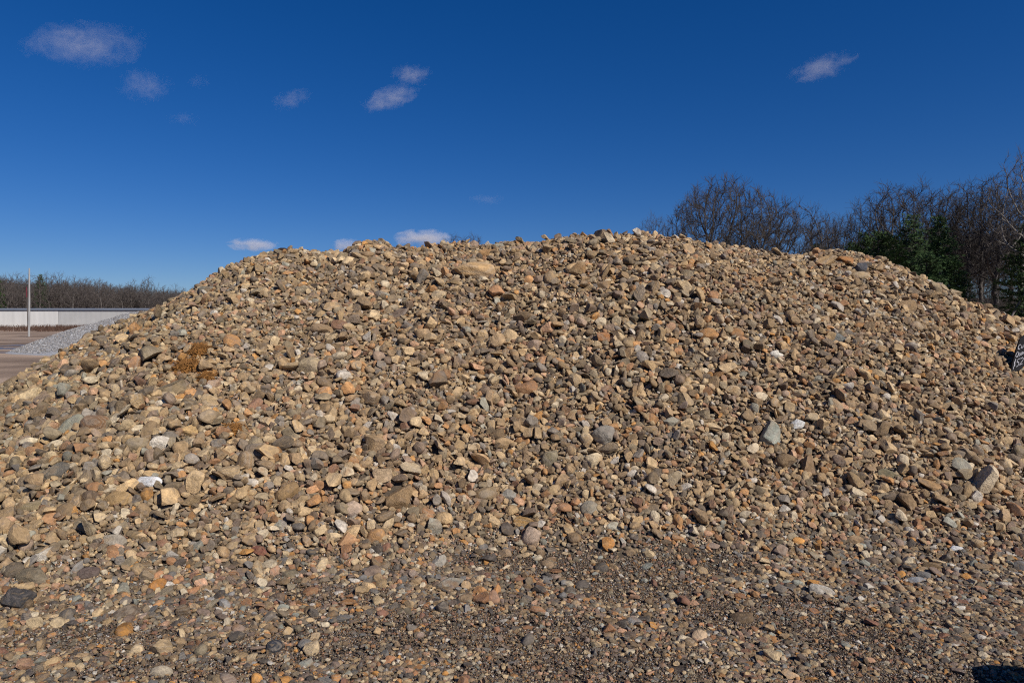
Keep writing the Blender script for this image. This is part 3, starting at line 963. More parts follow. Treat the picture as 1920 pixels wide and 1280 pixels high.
# black slate with white handwriting, leaning in the stones at the right edge
p = hit(1893, 694)
slate = empty('price_slate', (p[0], p[1] - 0.03, p[2] + 0.01))
ps = p[1] / F                                     # metres per photograph pixel here
n = surf_n(np.array([p[0] + .1]), np.array([p[1] + .1]))[0]
e1 = Vector((1.0, 0.30, 0.26)).normalized()         # along the writing, turned away to the right
e2 = Vector((0.42, 0.36, 0.86)).normalized()        # up the board
e2 = e2
nn = e1.cross(e2).normalized()
SL = 25 / ps * ps
def bpt(a, b, c=0.0):
    return Vector((0, 0, 0)) + e1 * (a * ps) + e2 * (b * ps) + nn * (c * ps)
outl = [(-3, -6), (20, -8), (34, 0), (58, 2), (62, 30), (60, 66), (44, 78), (18, 74), (4, 66), (-1, 40), (-4, 14)]
V = [bpt(a, b, 1.6) for a, b in outl] + [bpt(a * 1.0 + .3, b - .2, -1.6) for a, b in outl]
nO = len(outl)
bm = bmesh.new()
bv = [bm.verts.new(v) for v in V]
bm.faces.new(bv[:nO]); bm.faces.new(list(reversed(bv[nO:])))
for i in range(nO):
    j = (i + 1) % nO
    bm.faces.new((bv[i], bv[nO + i], bv[nO + j], bv[j]))
bmesh.ops.recalc_face_normals(bm, faces=bm.faces)
me = bpy.data.meshes.new('slate_board'); bm.to_mesh(me); bm.free()
obj('board', me, simple_material('black_slate', (0.007, 0.0065, 0.008), .9, .4, 20, .15), slate)
CHALK = simple_material('white_paint_lettering', (0.50, 0.49, 0.52), .8, .15, 60)
def stroke(pts, w=0.5):
    V, Fq = [], []
    pts = [np.array(q, float) for q in pts]
    for i, q in enumerate(pts):
        t_ = pts[min(i + 1, len(pts) - 1)] - pts[max(i - 1, 0)]
        t_ = t_ / (np.linalg.norm(t_) + 1e-9)
        m_ = np.array([-t_[1], t_[0]]) * w
        for s_ in (1, -1):
            a_ = q + m_ * s_
            V.append(bpt(a_[0], a_[1], 1.9)[:])
    for i in range(len(pts) - 1):
        Fq.append((2 * i, 2 * i + 1, 2 * i + 3, 2 * i + 2))
    return V, Fq
def arc(cx, cy, rx, ry, a0, a1, n=12):
    return [(cx + rx * math.cos(R(a0 + (a1 - a0) * i / n)), cy + ry * math.sin(R(a0 + (a1 - a0) * i / n))) for i in range(n + 1)]
# words as they can be read: "Cum...", "Quach...", "$52"
LET = {
 '$52': [[(3.5, 19), (1.0, 17), (0.6, 13), (3.2, 10), (3.6, 6.5), (0.6, 4)], [(2.6, 22), (1.2, 0)],
         [(15, 19.5), (8.5, 18.5), (7.6, 12.5)], [(7.6, 12.5)] + arc(9.2, 8, 4.2, 5, 70, -110, 9),
         arc(19.5, 15, 3.6, 4.6, 150, -35, 9) + [(15.6, 4.5)], [(15.6, 4.5), (23.5, 5.5)]],
 'quach': [arc(4.0, 31, 3.4, 5.5, 60, 400, 14), [(4.5, 27.5), (7.5, 24.5)],
           [(9, 33), (9, 29)] + arc(10.8, 28.6, 1.8, 2.4, 180, 350, 6) + [(12.8, 33), (13, 26.5)],
           arc(16.4, 29.6, 1.9, 2.8, 40, 340, 9), [(18.4, 32.5), (18.8, 26.8)],
           arc(23, 29.8, 2.0, 2.8, 60, 300, 8), [(26.6, 37), (26.6, 26.6)], [(26.6, 30)] + arc(28.6, 30.2, 1.8, 2.2, 150, 0, 6) + [(30.4, 26.6)]],
 'cum': [arc(6.5, 47, 3.6, 5.0, 50, 310, 12), [(12, 49), (12, 45)] + arc(13.8, 44.6, 1.8, 2.2, 180, 350, 6) + [(15.8, 49), (16, 42.6)],
         [(19, 49), (19, 42.6)], [(19, 46)] + arc(20.7, 46.4, 1.6, 2.2, 150, 0, 6) + [(22.3, 42.6)], [(22.3, 46)] + arc(24, 46.4, 1.6, 2.2, 150, 0, 6) + [(25.6, 42.6)]],
}
for wd, sts in LET.items():
    VV, FF = [], []
    for st_ in sts:
        v_, f_ = stroke(st_)
        FF += [tuple(i + len(VV) for i in q) for q in f_]; VV += v_
    o = obj('lettering', mesh_arr('lettering', np.array(VV), np.array(FF), False), CHALK, slate)
tag(slate, 'black slate with white handwritten price leaning in the stones at the edge', 'price sign')

# ------------------------------------------------------------------ trees
def tubes(S, sides):
    """S: (n,8) start xyz, end xyz, r0, r1 -> vertices, quads"""
    S = np.asarray(S, float)
    P0, P1, r0, r1 = S[:, :3], S[:, 3:6], S[:, 6], S[:, 7]
    D = P1 - P0; D /= np.linalg.norm(D, axis=1, keepdims=True) + 1e-9
    ref = np.where(np.abs(D[:, 2:3]) < .9, np.array([[0, 0, 1.]]), np.array([[1., 0, 0]]))
    A = np.cross(D, ref); A /= np.linalg.norm(A, axis=1, keepdims=True) + 1e-9
    B = np.cross(D, A)
    n = len(S); k = sides
    ang = np.arange(k) * 2 * np.pi / k
    ring = A[:, None, :] * np.cos(ang)[None, :, None] + B[:, None, :] * np.sin(ang)[None, :, None]
    V = np.concatenate([P0[:, None] + ring * r0[:, None, None], P1[:, None] + ring * r1[:, None, None]], 1).reshape(-1, 3)
    b = np.arange(n)[:, None] * 2 * k
    j = np.arange(k)[None]
    Q = np.stack([b + j, b + (j + 1) % k, b + k + (j + 1) % k, b + k + j], -1).reshape(-1, 4)
    return V, Q

from mathutils.kdtree import KDTree
def bare_tree(seed, attract, trunk, step=.28, infl=2.6, kill=.42, rmin=.010, expo=2.35, twig=(.25, .55), ntw=1.6, gain=1.0, iters=110, droop=0.0, mom=.75):
    """winter tree grown towards points spread through its crown; limbs thicken where they carry more twigs"""
    r = random.Random(seed)
    A = [Vector(a) for a in attract]
    nodes, par = [], []
    for chain in trunk:
        last = -1
        for q in chain:
            nodes.append(Vector(q)); par.append(last); last = len(nodes) - 1
    alive = list(range(len(A)))
    nkid = {}
    for it in range(iters):
        kd = KDTree(len(nodes))
        for i, q in enumerate(nodes): kd.insert(q, i)
        kd.balance()
        pull = {}
        left = []
        for ai in alive:
            co, i, dd = kd.find(A[ai])
            if dd < kill: continue
            left.append(ai)
            if dd < infl or it < 12:
                v = (A[ai] - co).normalized()
                if i in pull: pull[i] += v
                else: pull[i] = v.copy()
        alive = left
        if not pull: break
        for i, v in pull.items():
            if v.length < .15 or nkid.get(i, 0) > 3: continue
            nkid[i] = nkid.get(i, 0) + 1
            k = par[i]
            keep = (nodes[i] - nodes[k]).normalized() * mom if k >= 0 else Vector((0, 0, .3))
            d = (v.normalized() + keep + Vector((r.gauss(0, .11), r.gauss(0, .11), r.gauss(0, .11) + .06))).normalized()
            nodes.append(nodes[i] + d * step); par.append(i)
    n = len(nodes)
    area = [0.0] * n; kids = [0] * n
    for i in range(n - 1, -1, -1):
        if kids[i] == 0: area[i] = rmin ** expo
        if par[i] >= 0:
            area[par[i]] += area[i]; kids[par[i]] += 1
    rad = [max(rmin, gain * a ** (1 / expo)) for a in area]
    segs = []
    for i in range(n):
        if par[i] >= 0:
            k = par[i]
            lev = 1 if rad[i] > rmin * 3.2 else 3
            segs.append((*nodes[k], *nodes[i], min(rad[k], rad[i] * 1.25), rad[i], lev))
            if rad[i] < rmin * 3.0:
                d0 = (nodes[i] - nodes[k]).normalized()
                c = int(ntw) + (r.random() < ntw - int(ntw))
                for _ in range(c):
                    a = R(r.uniform(20, 60)); ph = r.uniform(0, 6.283)
                    sd = Matrix.Rotation(ph, 3, d0) @ d0.orthogonal().normalized()
                    d1 = (d0 * math.cos(a) + sd * math.sin(a) + Vector((0, 0, .25 - droop))).normalized()
                    L_ = r.uniform(*twig)
                    m1 = nodes[i] + d1 * L_ * .55
                    d2 = (d1 + Vector((r.gauss(0, .25), r.gauss(0, .25), r.gauss(.1, .2)))).normalized()
                    m2 = m1 + d2 * L_ * .6
                    segs.append((*nodes[i], *m1, rmin * .8, rmin * .65, 3)); segs.append((*m1, *m2, rmin * .65, rmin * .45, 3))
    return np.array(segs)

def dome(seed, n, zc, rx, rz, lo=-.35, cx=0.0, shell=.6, lump=.16):
    """points in a lumpy dome; shell pushes them to the outside"""
    r = np.random.default_rng(seed)
    P_ = []
    while len(P_) < n:
        d = r.normal(size=3); d /= np.linalg.norm(d)
        if d[2] < lo: continue
        k = r.random() ** (1 / 3) if r.random() > shell else r.uniform(.72, 1.0)
        k *= 1 + lump * math.sin(3.1 * math.atan2(d[1], d[0]) + seed) * math.cos(4 * d[2] + seed) + lump * .5 * math.sin(7 * math.atan2(d[1], d[0]) + 5 * d[2])
        P_.append((cx + d[0] * rx * k, d[1] * rx * k, zc + d[2] * rz * k))
    return P_
def stem_line(x0, x1, z1, n, y1=0.0, wob=.05, seed=0):
    r = random.Random(seed)
    return [(x0 + (x1 - x0) * i / n + r.gauss(0, wob) * (i > 0), y1 * i / n + r.gauss(0, wob) * (i > 0), -.2 + (z1 + .2) * i / n) for i in range(n + 1)]

BARK_DARK = simple_material('dark_bark', (0.060, 0.052, 0.047), .95, .3, 3.0)
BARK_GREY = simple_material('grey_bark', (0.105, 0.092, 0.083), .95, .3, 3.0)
BARK_PALE = simple_material('pale_bark', (0.20, 0.18, 0.16), .9, .35, 1.5)
TWIG = simple_material('twigs', (0.062, 0.052, 0.046), .95, .3, 2.0)
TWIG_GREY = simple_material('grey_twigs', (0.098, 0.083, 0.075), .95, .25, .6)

def tree_meshes(S, bark, twig, name):
    big = S[:, 8] < 2
    V, Q = tubes(S[big, :8], 6)
    m1 = mesh_arr(name + '_trunk', V, Q); m1.materials.append(bark)
    V, Q = tubes(S[~big, :8], 3)
    m2 = mesh_arr(name + '_crown', V, Q); m2.materials.append(twig)
    return m1, m2

def place_tree(name, meshes, x, y, sc, rz, label, group=None, z=0.0, cat='tree', parts=('trunk', 'crown'), tilt=(0, 0)):
    t_ = empty(name, (x, y, z), rz)
    t_.rotation_euler = (tilt[0], tilt[1], rz)
    t_.scale = (sc, sc, sc) if not isinstance(sc, tuple) else sc
    for pn, me in zip(parts, meshes):
        c_ = bpy.data.objects.new(pn, me); COL.objects.link(c_); c_.parent = t_
    tag(t_, label, cat, group)
    return t_

def height(ms):
    return max(max(v.co.z for v in m.vertices) for m in ms)

# open-grown broad trees behind the crest
T_BROAD = tree_meshes(bare_tree(11, dome(1, 4400, 6.4, 5.0, 6.2, lo=-.45, shell=.5, lump=.10), [stem_line(0, -.9, 2.6, 8, .3, seed=1), stem_line(.2, .9, 2.8, 8, -.3, seed=2), stem_line(.1, .1, 3.2, 9, .6, seed=3), stem_line(-.1, -1.8, 2.4, 8, -.4, seed=4), stem_line(.1, 1.9, 2.3, 8, .4, seed=5)], rmin=.0125, ntw=4.2, twig=(.3, .7), gain=1.25), BARK_DARK, TWIG, 'broad')
T_BROAD2 = tree_meshes(bare_tree(23, dome(2, 2300, 5.0, 4.2, 4.6, lo=-.5, cx=.9, shell=.5), [stem_line(0, .9, 1.8, 6, .3, seed=5), stem_line(.1, 1.8, 1.6, 6, -.3, seed=6), stem_line(0, -.5, 2.0, 6, seed=7)], rmin=.0125, ntw=4.4, twig=(.3, .7), gain=1.25), BARK_DARK, TWIG, 'broad_b')
# tall woodland trees
T_TALL = [tree_meshes(bare_tree(31 + i, dome(11 + i, 1300, 9.3, 2.5 + .25 * i, 4.6, lo=-.85, shell=.45, lump=.22), [stem_line(0, .15 * i - .2, 6.0, 18, .1, seed=10 + i)], rmin=.0125, ntw=3.0, twig=(.35, .75), gain=1.3), BARK_GREY, TWIG, 'tall') for i in range(4)]
T_PALE = tree_meshes(bare_tree(57, dome(31, 1500, 11.0, 3.6, 5.5, lo=-.6, shell=.4, lump=.22), [stem_line(0, .3, 7.5, 22, .1, seed=31)], rmin=.013, ntw=1.8, twig=(.3, .7), gain=1.4), BARK_PALE, TWIG_GREY, 'pale')
HT = [height(m) for m in T_TALL]
HB, HB2, HP = height(T_BROAD), height(T_BROAD2), height(T_PALE)
print('tree heights', HB, HB2, HT, HP)

def tall(u, vtop, dist, i, rz, label, group=None, name='bare_tree', wid=1.0, tilt=(0, 0)):
    h = ztop(vtop - 12, dist)
    s_ = h / HT[i]
    return place_tree(name, T_TALL[i], at(u, dist), dist, (s_ * wid, s_ * wid, s_), rz, label, group, tilt=tilt)

s_ = ztop(322, 58) / HB
place_tree('bare_tree', T_BROAD, at(1355, 58), 58, (s_, s_, s_), 0.4, 'broad bare tree with many spreading stems behind the crest of the pile', 'bare trees behind the pile')
s_ = ztop(362, 60) / HB2
place_tree('bare_tree', T_BROAD2, at(1447, 60), 60, (s_, s_, s_), 0.2, 'lower bushy bare tree leaning right beside the broad one', 'bare trees behind the pile')
WB = 'bare woodland trees at the right'
tall(1548, 402, 80, 0, 1.0, 'slender pale bare tree in the gap between broad tree and pines', WB, wid=.7)
tall(1522, 428, 88, 3, 2.4, 'faint thin bare tree just right of the low bushy bare tree', WB, wid=.7)
tall(1578, 408, 84, 2, 0.2, 'thin bare tree rising between the slender pale tree and the pines', WB, wid=.7)
tall(1612, 374, 66, 1, 2.0, 'bare tree standing left of the pines, apart from the taller ones', WB)
tall(1668, 352, 62, 2, .5, 'bare tree with spreading crown rising behind the smaller pines', WB, wid=1.25)
tall(1712, 340, 64, 3, 2.6, 'tall bare tree with domed crown directly behind the tallest pine', WB, wid=1.3)
tall(1768, 350, 66, 0, 4.1, 'bare tree with crown above the second pine', WB, wid=1.2)
tall(1806, 344, 60, 1, 5.0, 'bare tree right of the pines with many upright twigs', WB, wid=1.2)
tall(1838, 336, 62, 2, 3.3, 'thin bare tree between the pines and the tall pale tree', WB)
tall(1868, 338, 58, 3, 1.2, 'dark bare tree in front of the tall pale tree', WB, wid=1.2)
tall(1930, 340, 55, 0, 2.2, 'dark bare tree cut by the right edge of the picture', WB, wid=1.2)
tall(1226, 402, 110, 3, .3, 'small distant bare tree peeping over the crest left of the broad tree', 'far trees over the crest', wid=.8)
tall(846, 446, 130, 1, .9, 'tiny far bare tree top showing over the middle of the crest, the left one', 'far trees over the crest', wid=1.1)
tall(878, 447, 130, 2, 1.9, 'tiny far bare tree top showing over the middle of the crest, the right one', 'far trees over the crest', wid=1.1)
s_ = ztop(244, 48) / HP
place_tree('bare_tree', T_PALE, at(1912, 48), 48, (s_ * 1.0, s_ * 1.0, s_), 2.2, 'tallest pale-barked bare tree at the right edge', WB, tilt=(0, -.05))
# a pale leaning trunk low in the dark wood
S = np.array([(0, 0, -.3, .9, 0, 1.6, .08, .07, 0), (.9, 0, 1.6, 2.0, .1, 3.4, .07, .06, 0), (2.0, .1, 3.4, 3.0, .1, 5.4, .06, .04, 0), (3.0, .1, 5.4, 3.6, 0, 7.5, .04, .02, 0),
              (2.0, .1, 3.4, 1.8, .3, 4.6, .03, .015, 0), (3.0, .1, 5.4, 3.9, .4, 6.2, .025, .012, 0)])
V, Q = tubes(S[:, :8], 7)
o = obj('leaning_tree', mesh_arr('leaning_tree', V, Q), BARK_PALE, None, (at(1876, 46), 46, 0.6))
tag(o, 'pale slanting bare trunk low in the dark wood at the right', 'tree')

# pines
NEEDLE = simple_material('pine_needles', (0.048, 0.088, 0.026), .8, .45, 1.2)
def pine(seed, H, Rb, taper):
    r = random.Random(seed)
    segs = [(0, 0, 0, 0, 0, H * .5, .13, .08), (0, 0, H * .5, 0, 0, H, .08, .02)]
    VV, FF = [], []
    z = H * .08
    while z < H * .985:
        f = z / H
        rad = Rb * (1 - f) ** taper * (.75 + .5 * r.random()) + .12
        for b_ in range(r.randint(4, 6)):
            a = r.uniform(0, 6.283); L_ = rad * r.uniform(.65, 1.15)
            up = r.uniform(-.05, .40)
            end = Vector((math.cos(a) * L_, math.sin(a) * L_, z + up * L_))
            segs.append((0, 0, z, *end, .025, .008))
            nt = max(3, int(L_ / .085))
            for k in range(nt):
                t_ = (k + 1) / nt
                if t_ < .22: continue
                c = Vector((0, 0, z)).lerp(end, t_) + Vector((r.gauss(0, .12), r.gauss(0, .12), r.gauss(0, .09)))
                for q in range(8):
                    dr = Vector((math.cos(a) * .5 + r.gauss(0, .6), math.sin(a) * .5 + r.gauss(0, .6), r.gauss(.35, .5))).normalized()
                    sdv = dr.orthogonal().normalized() * r.uniform(.018, .038)
                    l_ = r.uniform(.16, .34)
                    m = len(VV)
                    VV += [(c - sdv)[:], (c + sdv)[:], (c + dr * l_)[:]]
                    FF.append((m, m + 1, m + 2))
        z += r.uniform(.16, .30)
    V, Q = tubes(np.array(segs), 5)
    m1 = mesh_arr('pine_trunk', V, Q); m1.materials.append(BARK_DARK)
    m2 = mesh_arr('pine_crown', np.array(VV), np.array(FF)); m2.materials.append(NEEDLE)
    return m1, m2
PINES = [pine(71, 9.5, 2.3, .62), pine(72, 9.0, 2.0, .75), pine(73, 9.2, 2.6, .55)]
HPI = [height(m) for m in PINES]
def put_pine(u, v, dist, i, rz, label, wid=1.0, group='pines at the edge of the wood'):
    s_ = ztop(v, dist) / HPI[i]
    place_tree('pine_tree', PINES[i], at(u, dist), dist, (s_ * wid, s_ * wid, s_), rz, label, group, cat='pine')
put_pine(1706, 398, 50, 0, .3, 'tallest dark green pine, pointed, in front of the bare trees', 1.1)
put_pine(1757, 402, 51, 1, 1.4, 'slender dark green pine just right of the tallest one', 1.15)
put_pine(1645, 428, 52, 2, 2.2, 'rounded dark green pine left of the tallest one', 1.0)
put_pine(1618, 432, 54, 0, 3.0, 'smaller dark pine at the left of the pine group', .95)
put_pine(1676, 438, 49, 1, 3.9, 'bushy pine squeezed between the tallest pine and the rounded one', 1.3)
put_pine(1592, 452, 56, 1, 5.0, 'short pine above the right shoulder of the pile', 1.0)
put_pine(1528, 452, 66, 2, 4.4, 'small green pine at the foot of the slender pale bare tree', .8)
put_pine(1735, 470, 47, 2, .9, 'wide low pine in front of the two tall ones', 1.2)
put_pine(1785, 480, 49, 0, 1.9, 'low dark pine on the right side of the pine group', 1.3)
put_pine(1932, 408, 46, 2, 2.7, 'dark pine cut by the right edge of the picture', 1.0)

# the mass of the wood behind, and the brush below it
wsrc = bpy.data.collections.new('wood_shapes')
for i in range(4):
    me = bpy.data.meshes.new('wood_tree')
    bm = bmesh.new(); bm.from_mesh(T_TALL[i][0]); bm.from_mesh(T_TALL[i][1]); bm.to_mesh(me); bm.free()
    me.materials.append(TWIG)
    o = bpy.data.objects.new('wood_tree_%02d' % i, me); wsrc.objects.link(o)
NG_WOOD = instancer_group('wood_scatter', wsrc)
r = np.random.default_rng(9)
wx, wy = [], []
for _ in range(100):
    d = r.uniform(68, 105); u = r.uniform(1540, 2350)
    wx.append(at(u, d)); wy.append(d)
wx = np.array(wx); wy = np.array(wy); n = len(wx)
hz = 5.5 * smoothstep(66, 110, wy) * smoothstep(18, 34, wx)
uu = 960 + F * wx / wy
topv = np.interp(uu, [1540, 1620, 1700, 1850, 1950], [455, 440, 420, 410, 400]) + r.normal(10, 16, n)
sc_ = (EYE + (HOR - topv) / F * wy - hz) / np.mean(HT)
scatter('woods', NG_WOOD, np.stack([wx, wy, hz - .1], -1), np.stack([0 * wx, 0 * wx, r.uniform(0, 6.28, n)], -1), np.stack([sc_ * 1.1, sc_ * 1.1, sc_], -1), r.integers(0, 4, n), np.ones((n, 3)))
tag(bpy.data.objects['woods'], 'mass of bare trees deep in the wood at the right')

def brush(name, pts, hgt, nst, mat, label, rm=.010):
    r = random.Random(5)
    segs = []
    for (x, y, z) in pts:
        for k in range(nst):
            a = r.uniform(0, 6.283); p = Vector((x + r.gauss(0, .5), y + r.gauss(0, .5), z - .1))
            d = Vector((math.cos(a) * .45, math.sin(a) * .45, 1)).normalized()
            L_ = hgt * r.uniform(.5, 1.1)
            for i in range(4):
                d = (d + Vector((r.gauss(0, .18), r.gauss(0, .18), r.gauss(-.03, .1)))).normalized()
                q = p + d * L_ / 4
                segs.append((*p, *q, rm * (1.6 - .3 * i), rm * (1.3 - .3 * i)))
                for s in range(2):
                    e = (d + Vector((r.gauss(0, .7), r.gauss(0, .7), r.gauss(0, .4)))).normalized()
                    segs.append((*q, *(q + e * L_ * r.uniform(.1, .3)), rm * .8, rm * .5))
                p = q
    V, Q = tubes(np.array(segs), 3)
    o = obj(name, mesh_arr(name, V, Q), mat)
    tag(o, label, kind='stuff')
r = np.random.default_rng(12)
bp = []
for _ in range(330):
    d = r.uniform(57, 76); u = r.uniform(1500, 2200)
    x = at(u, d); bp.append((x, d, float(5.5 * smoothstep(66, 110, d) * smoothstep(18, 34, x))))
brush('undergrowth', bp, 5.5, 11, TWIG, 'dark tangle of bare brush under the trees at the right', .012)

# ------------------------------------------------------------------ left distance
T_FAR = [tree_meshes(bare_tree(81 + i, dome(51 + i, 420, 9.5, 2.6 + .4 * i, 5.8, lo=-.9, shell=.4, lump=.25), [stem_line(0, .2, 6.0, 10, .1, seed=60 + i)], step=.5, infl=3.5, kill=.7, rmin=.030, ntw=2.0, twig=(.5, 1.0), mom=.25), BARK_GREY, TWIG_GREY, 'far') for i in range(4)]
HF = [height(m) for m in T_FAR]
r = np.random.default_rng(21)
FT = 'bare trees behind the white warehouse'
k = 0
for u in np.arange(-60, 420, 15.0):
    d = 245 + r.uniform(-8, 8)
    vt = np.interp(u, [-60, 0, 60, 130, 200, 270, 340, 420], [504, 510, 514, 518, 522, 530, 536, 542]) + r.normal(0, 6)
    i = int(r.integers(0, 4)); s_ = ztop(vt, d) / HF[i]
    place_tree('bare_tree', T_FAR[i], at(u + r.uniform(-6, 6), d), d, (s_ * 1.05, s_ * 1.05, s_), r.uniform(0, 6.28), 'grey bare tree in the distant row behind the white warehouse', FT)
fsrc = bpy.data.collections.new('far_wood_shapes')
for i in range(4):
    me = bpy.data.meshes.new('far_wood_tree')
    bm = bmesh.new(); bm.from_mesh(T_FAR[i][0]); bm.from_mesh(T_FAR[i][1]); bm.to_mesh(me); bm.free()
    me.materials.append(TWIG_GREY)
    o = bpy.data.objects.new('far_wood_tree_%02d' % i, me); fsrc.objects.link(o)
NG_FAR = instancer_group('far_wood_scatter', fsrc)
n = 420
d = r.uniform(255, 300, n); u = r.uniform(-260, 560, n)
vt = np.interp(u, [-260, 0, 60, 130, 200, 270, 340, 420, 560], [506, 516, 522, 526, 530, 537, 543, 550, 562]) + r.normal(4, 4, n)
sc_ = (EYE + (HOR - vt) / F * d) / np.mean(HF)
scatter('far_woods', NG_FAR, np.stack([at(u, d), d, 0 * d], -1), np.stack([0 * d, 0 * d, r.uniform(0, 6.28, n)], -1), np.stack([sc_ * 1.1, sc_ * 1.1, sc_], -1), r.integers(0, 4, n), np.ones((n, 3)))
tag(bpy.data.objects['far_woods'], 'distant grey mass of bare winter woods behind the warehouse')
s_ = ztop(512, 235) / HPI[1]
place_tree('pine_tree', PINES[1], at(78, 251), 251, (s_ * .95, s_ * .95, s_ * 1.05), .5, 'single dark pine above the distant bare trees, right of the pole', cat='pine')
s_ = ztop(508, 236) / HPI[0]
place_tree('pine_tree', PINES[0], at(-2, 252), 252, (s_ * .8, s_ * .8, s_), .5, 'dark pine at the left edge behind the warehouse', cat='pine')

r = np.random.default_rng(44)
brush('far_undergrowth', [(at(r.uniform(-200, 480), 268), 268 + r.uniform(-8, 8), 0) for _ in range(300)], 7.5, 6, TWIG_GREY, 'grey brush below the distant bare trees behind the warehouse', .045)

# warehouse
wh = empty('warehouse', (at(110, 160), 160, 0))
tag(wh, 'long low white metal warehouse with flat grey roof at the far left', 'warehouse')
WX = at(110, 160)
SID = NT('white_siding')
tcn = SID.n('ShaderNodeTexCoord')
mp = SID.n('ShaderNodeMapping'); mp.inputs['Scale'].default_value = (1.0, .1, .1); SID.l(tcn.outputs['Object'], mp.inputs['Vector'])
nz = SID.noise(mp.outputs[0], .5, 3, .6)
SID.l(SID.ramp(nz.outputs['Fac'], [(.3, (.54, .535, .51)), (.7, (.63, .625, .60))]).outputs[0], SID.b.inputs['Base Color'])
SID.b.inputs['Roughness'].default_value = .6
SIDING = SID.m
Hw = ztop(582.5, 160)
SHADESIDE = simple_material('shaded_siding', (.41, .41, .40), .6, .08, .4)  # same siding, with the right wall's weaker light painted into its colour
def wall_panel(x0, x1, y0, y1, name):
    # ribbed sheet wall between two plan points
    n = max(2, int(math.hypot(x1 - x0, y1 - y0) / .6))
    V, Q = [], []
    for i in range(n + 1):
        t_ = i / n; off = .012 if i % 2 else 0
        x = x0 + (x1 - x0) * t_; y = y0 + (y1 - y0) * t_ - off
        V += [(x, y, -.2), (x, y, Hw)]
    for i in range(n): Q.append((2 * i, 2 * i + 2, 2 * i + 3, 2 * i + 1))
    return obj('wall', mesh_arr(name, np.array(V), np.array(Q), False), SIDING, wh)
wall_panel(-42, 0, 0.06, 0, 'warehouse_wall')
wall_panel(0.02, 34, 0.04, 0.1, 'warehouse_wall_b').data.materials[0] = SHADESIDE
V, Q = box_arr(-42, 34, 8, 20, -.2, Hw - .3)
obj('rear_wall', mesh_arr('rear_wall', V, Q, False), SIDING, wh)
V = np.array([(-43, -.07, Hw + .05), (35, -.07, Hw + .05), (35, -.07, Hw + .40), (-43, -.07, Hw + .40), (-43, 24, Hw + 1.0), (35, 24, Hw + 1.0), (35, 24, Hw + .7), (-43, 24, Hw + .7)], float)
Q = np.array([(3, 2, 5, 4), (0, 7, 6, 1), (7, 4, 5, 6), (0, 3, 4, 7), (1, 6, 5, 2), (0, 1, 2, 3)])
obj('roof', mesh_arr('warehouse_roof', V, Q, False), simple_material('grey_roof', (.20, .22, .25), .5, .15, .3), wh)
V, Q = box_arr(-43.1, 35.1, -.14, -.08, Hw - .02, Hw + .20)
obj('fascia', mesh_arr('fascia', V, Q, False), simple_material('dark_fascia', (.035, .045, .07), .5, .2, 1), wh)

# pole
d = 1.6 * F / 31.0
pole_h = ztop(503, d)
V, Q = tubes(np.array([(0, 0, -.3, 0.02, 0, pole_h * .5, .10, .085), (0.02, 0, pole_h * .5, 0, 0, pole_h, .085, .065)]), 10)
V = np.concatenate([V, [[0, 0, pole_h + .03]]])
po = empty('utility_pole', (at(54, d), d, 0))
po.rotation_euler = (0, R(1.6), 0)
obj('shaft', mesh_arr('pole_shaft', V, Q), simple_material('weathered_pole', (.31, .305, .30), .9, .2, 2.0, .3, stretch=(6, 6, .5)), po)
tag(po, 'bare weathered wooden pole standing in the dirt before the warehouse', 'pole')
# narrow red board far behind, seen just beside the pole
V, Q = box_arr(-.08, .08, -.03, .03, 5.6, 7.4)
rb = empty('red_marker', (at(52, 120) - .05, 120, 0))
obj('panel', mesh_arr('red_panel', V, Q, False), simple_material('red_paint', (.16, .035, .045), .6, .2, 1), rb)
V, Q = box_arr(-.05, .05, .04, .14, -.3, 7.4)
obj('post', mesh_arr('marker_post', V, Q, False), BARK_GREY, rb)
tag(rb, 'narrow dull red banner half hidden beside the wooden pole', 'banner')

# dry weeds along the warehouse
r = np.random.default_rng(33)
bp = []
for _ in range(420):
    u = r.uniform(-80, 210); d = r.uniform(95, 132)
    if u < 60 and r.random() < .45: continue
    bp.append((at(u, d), d, 0))
brush('dry_weeds', bp, 0.85, 7, simple_material('dry_weeds', (.115, .065, .045), .95, .4, .3), 'reddish brown dry weeds along the foot of the warehouse', .02)

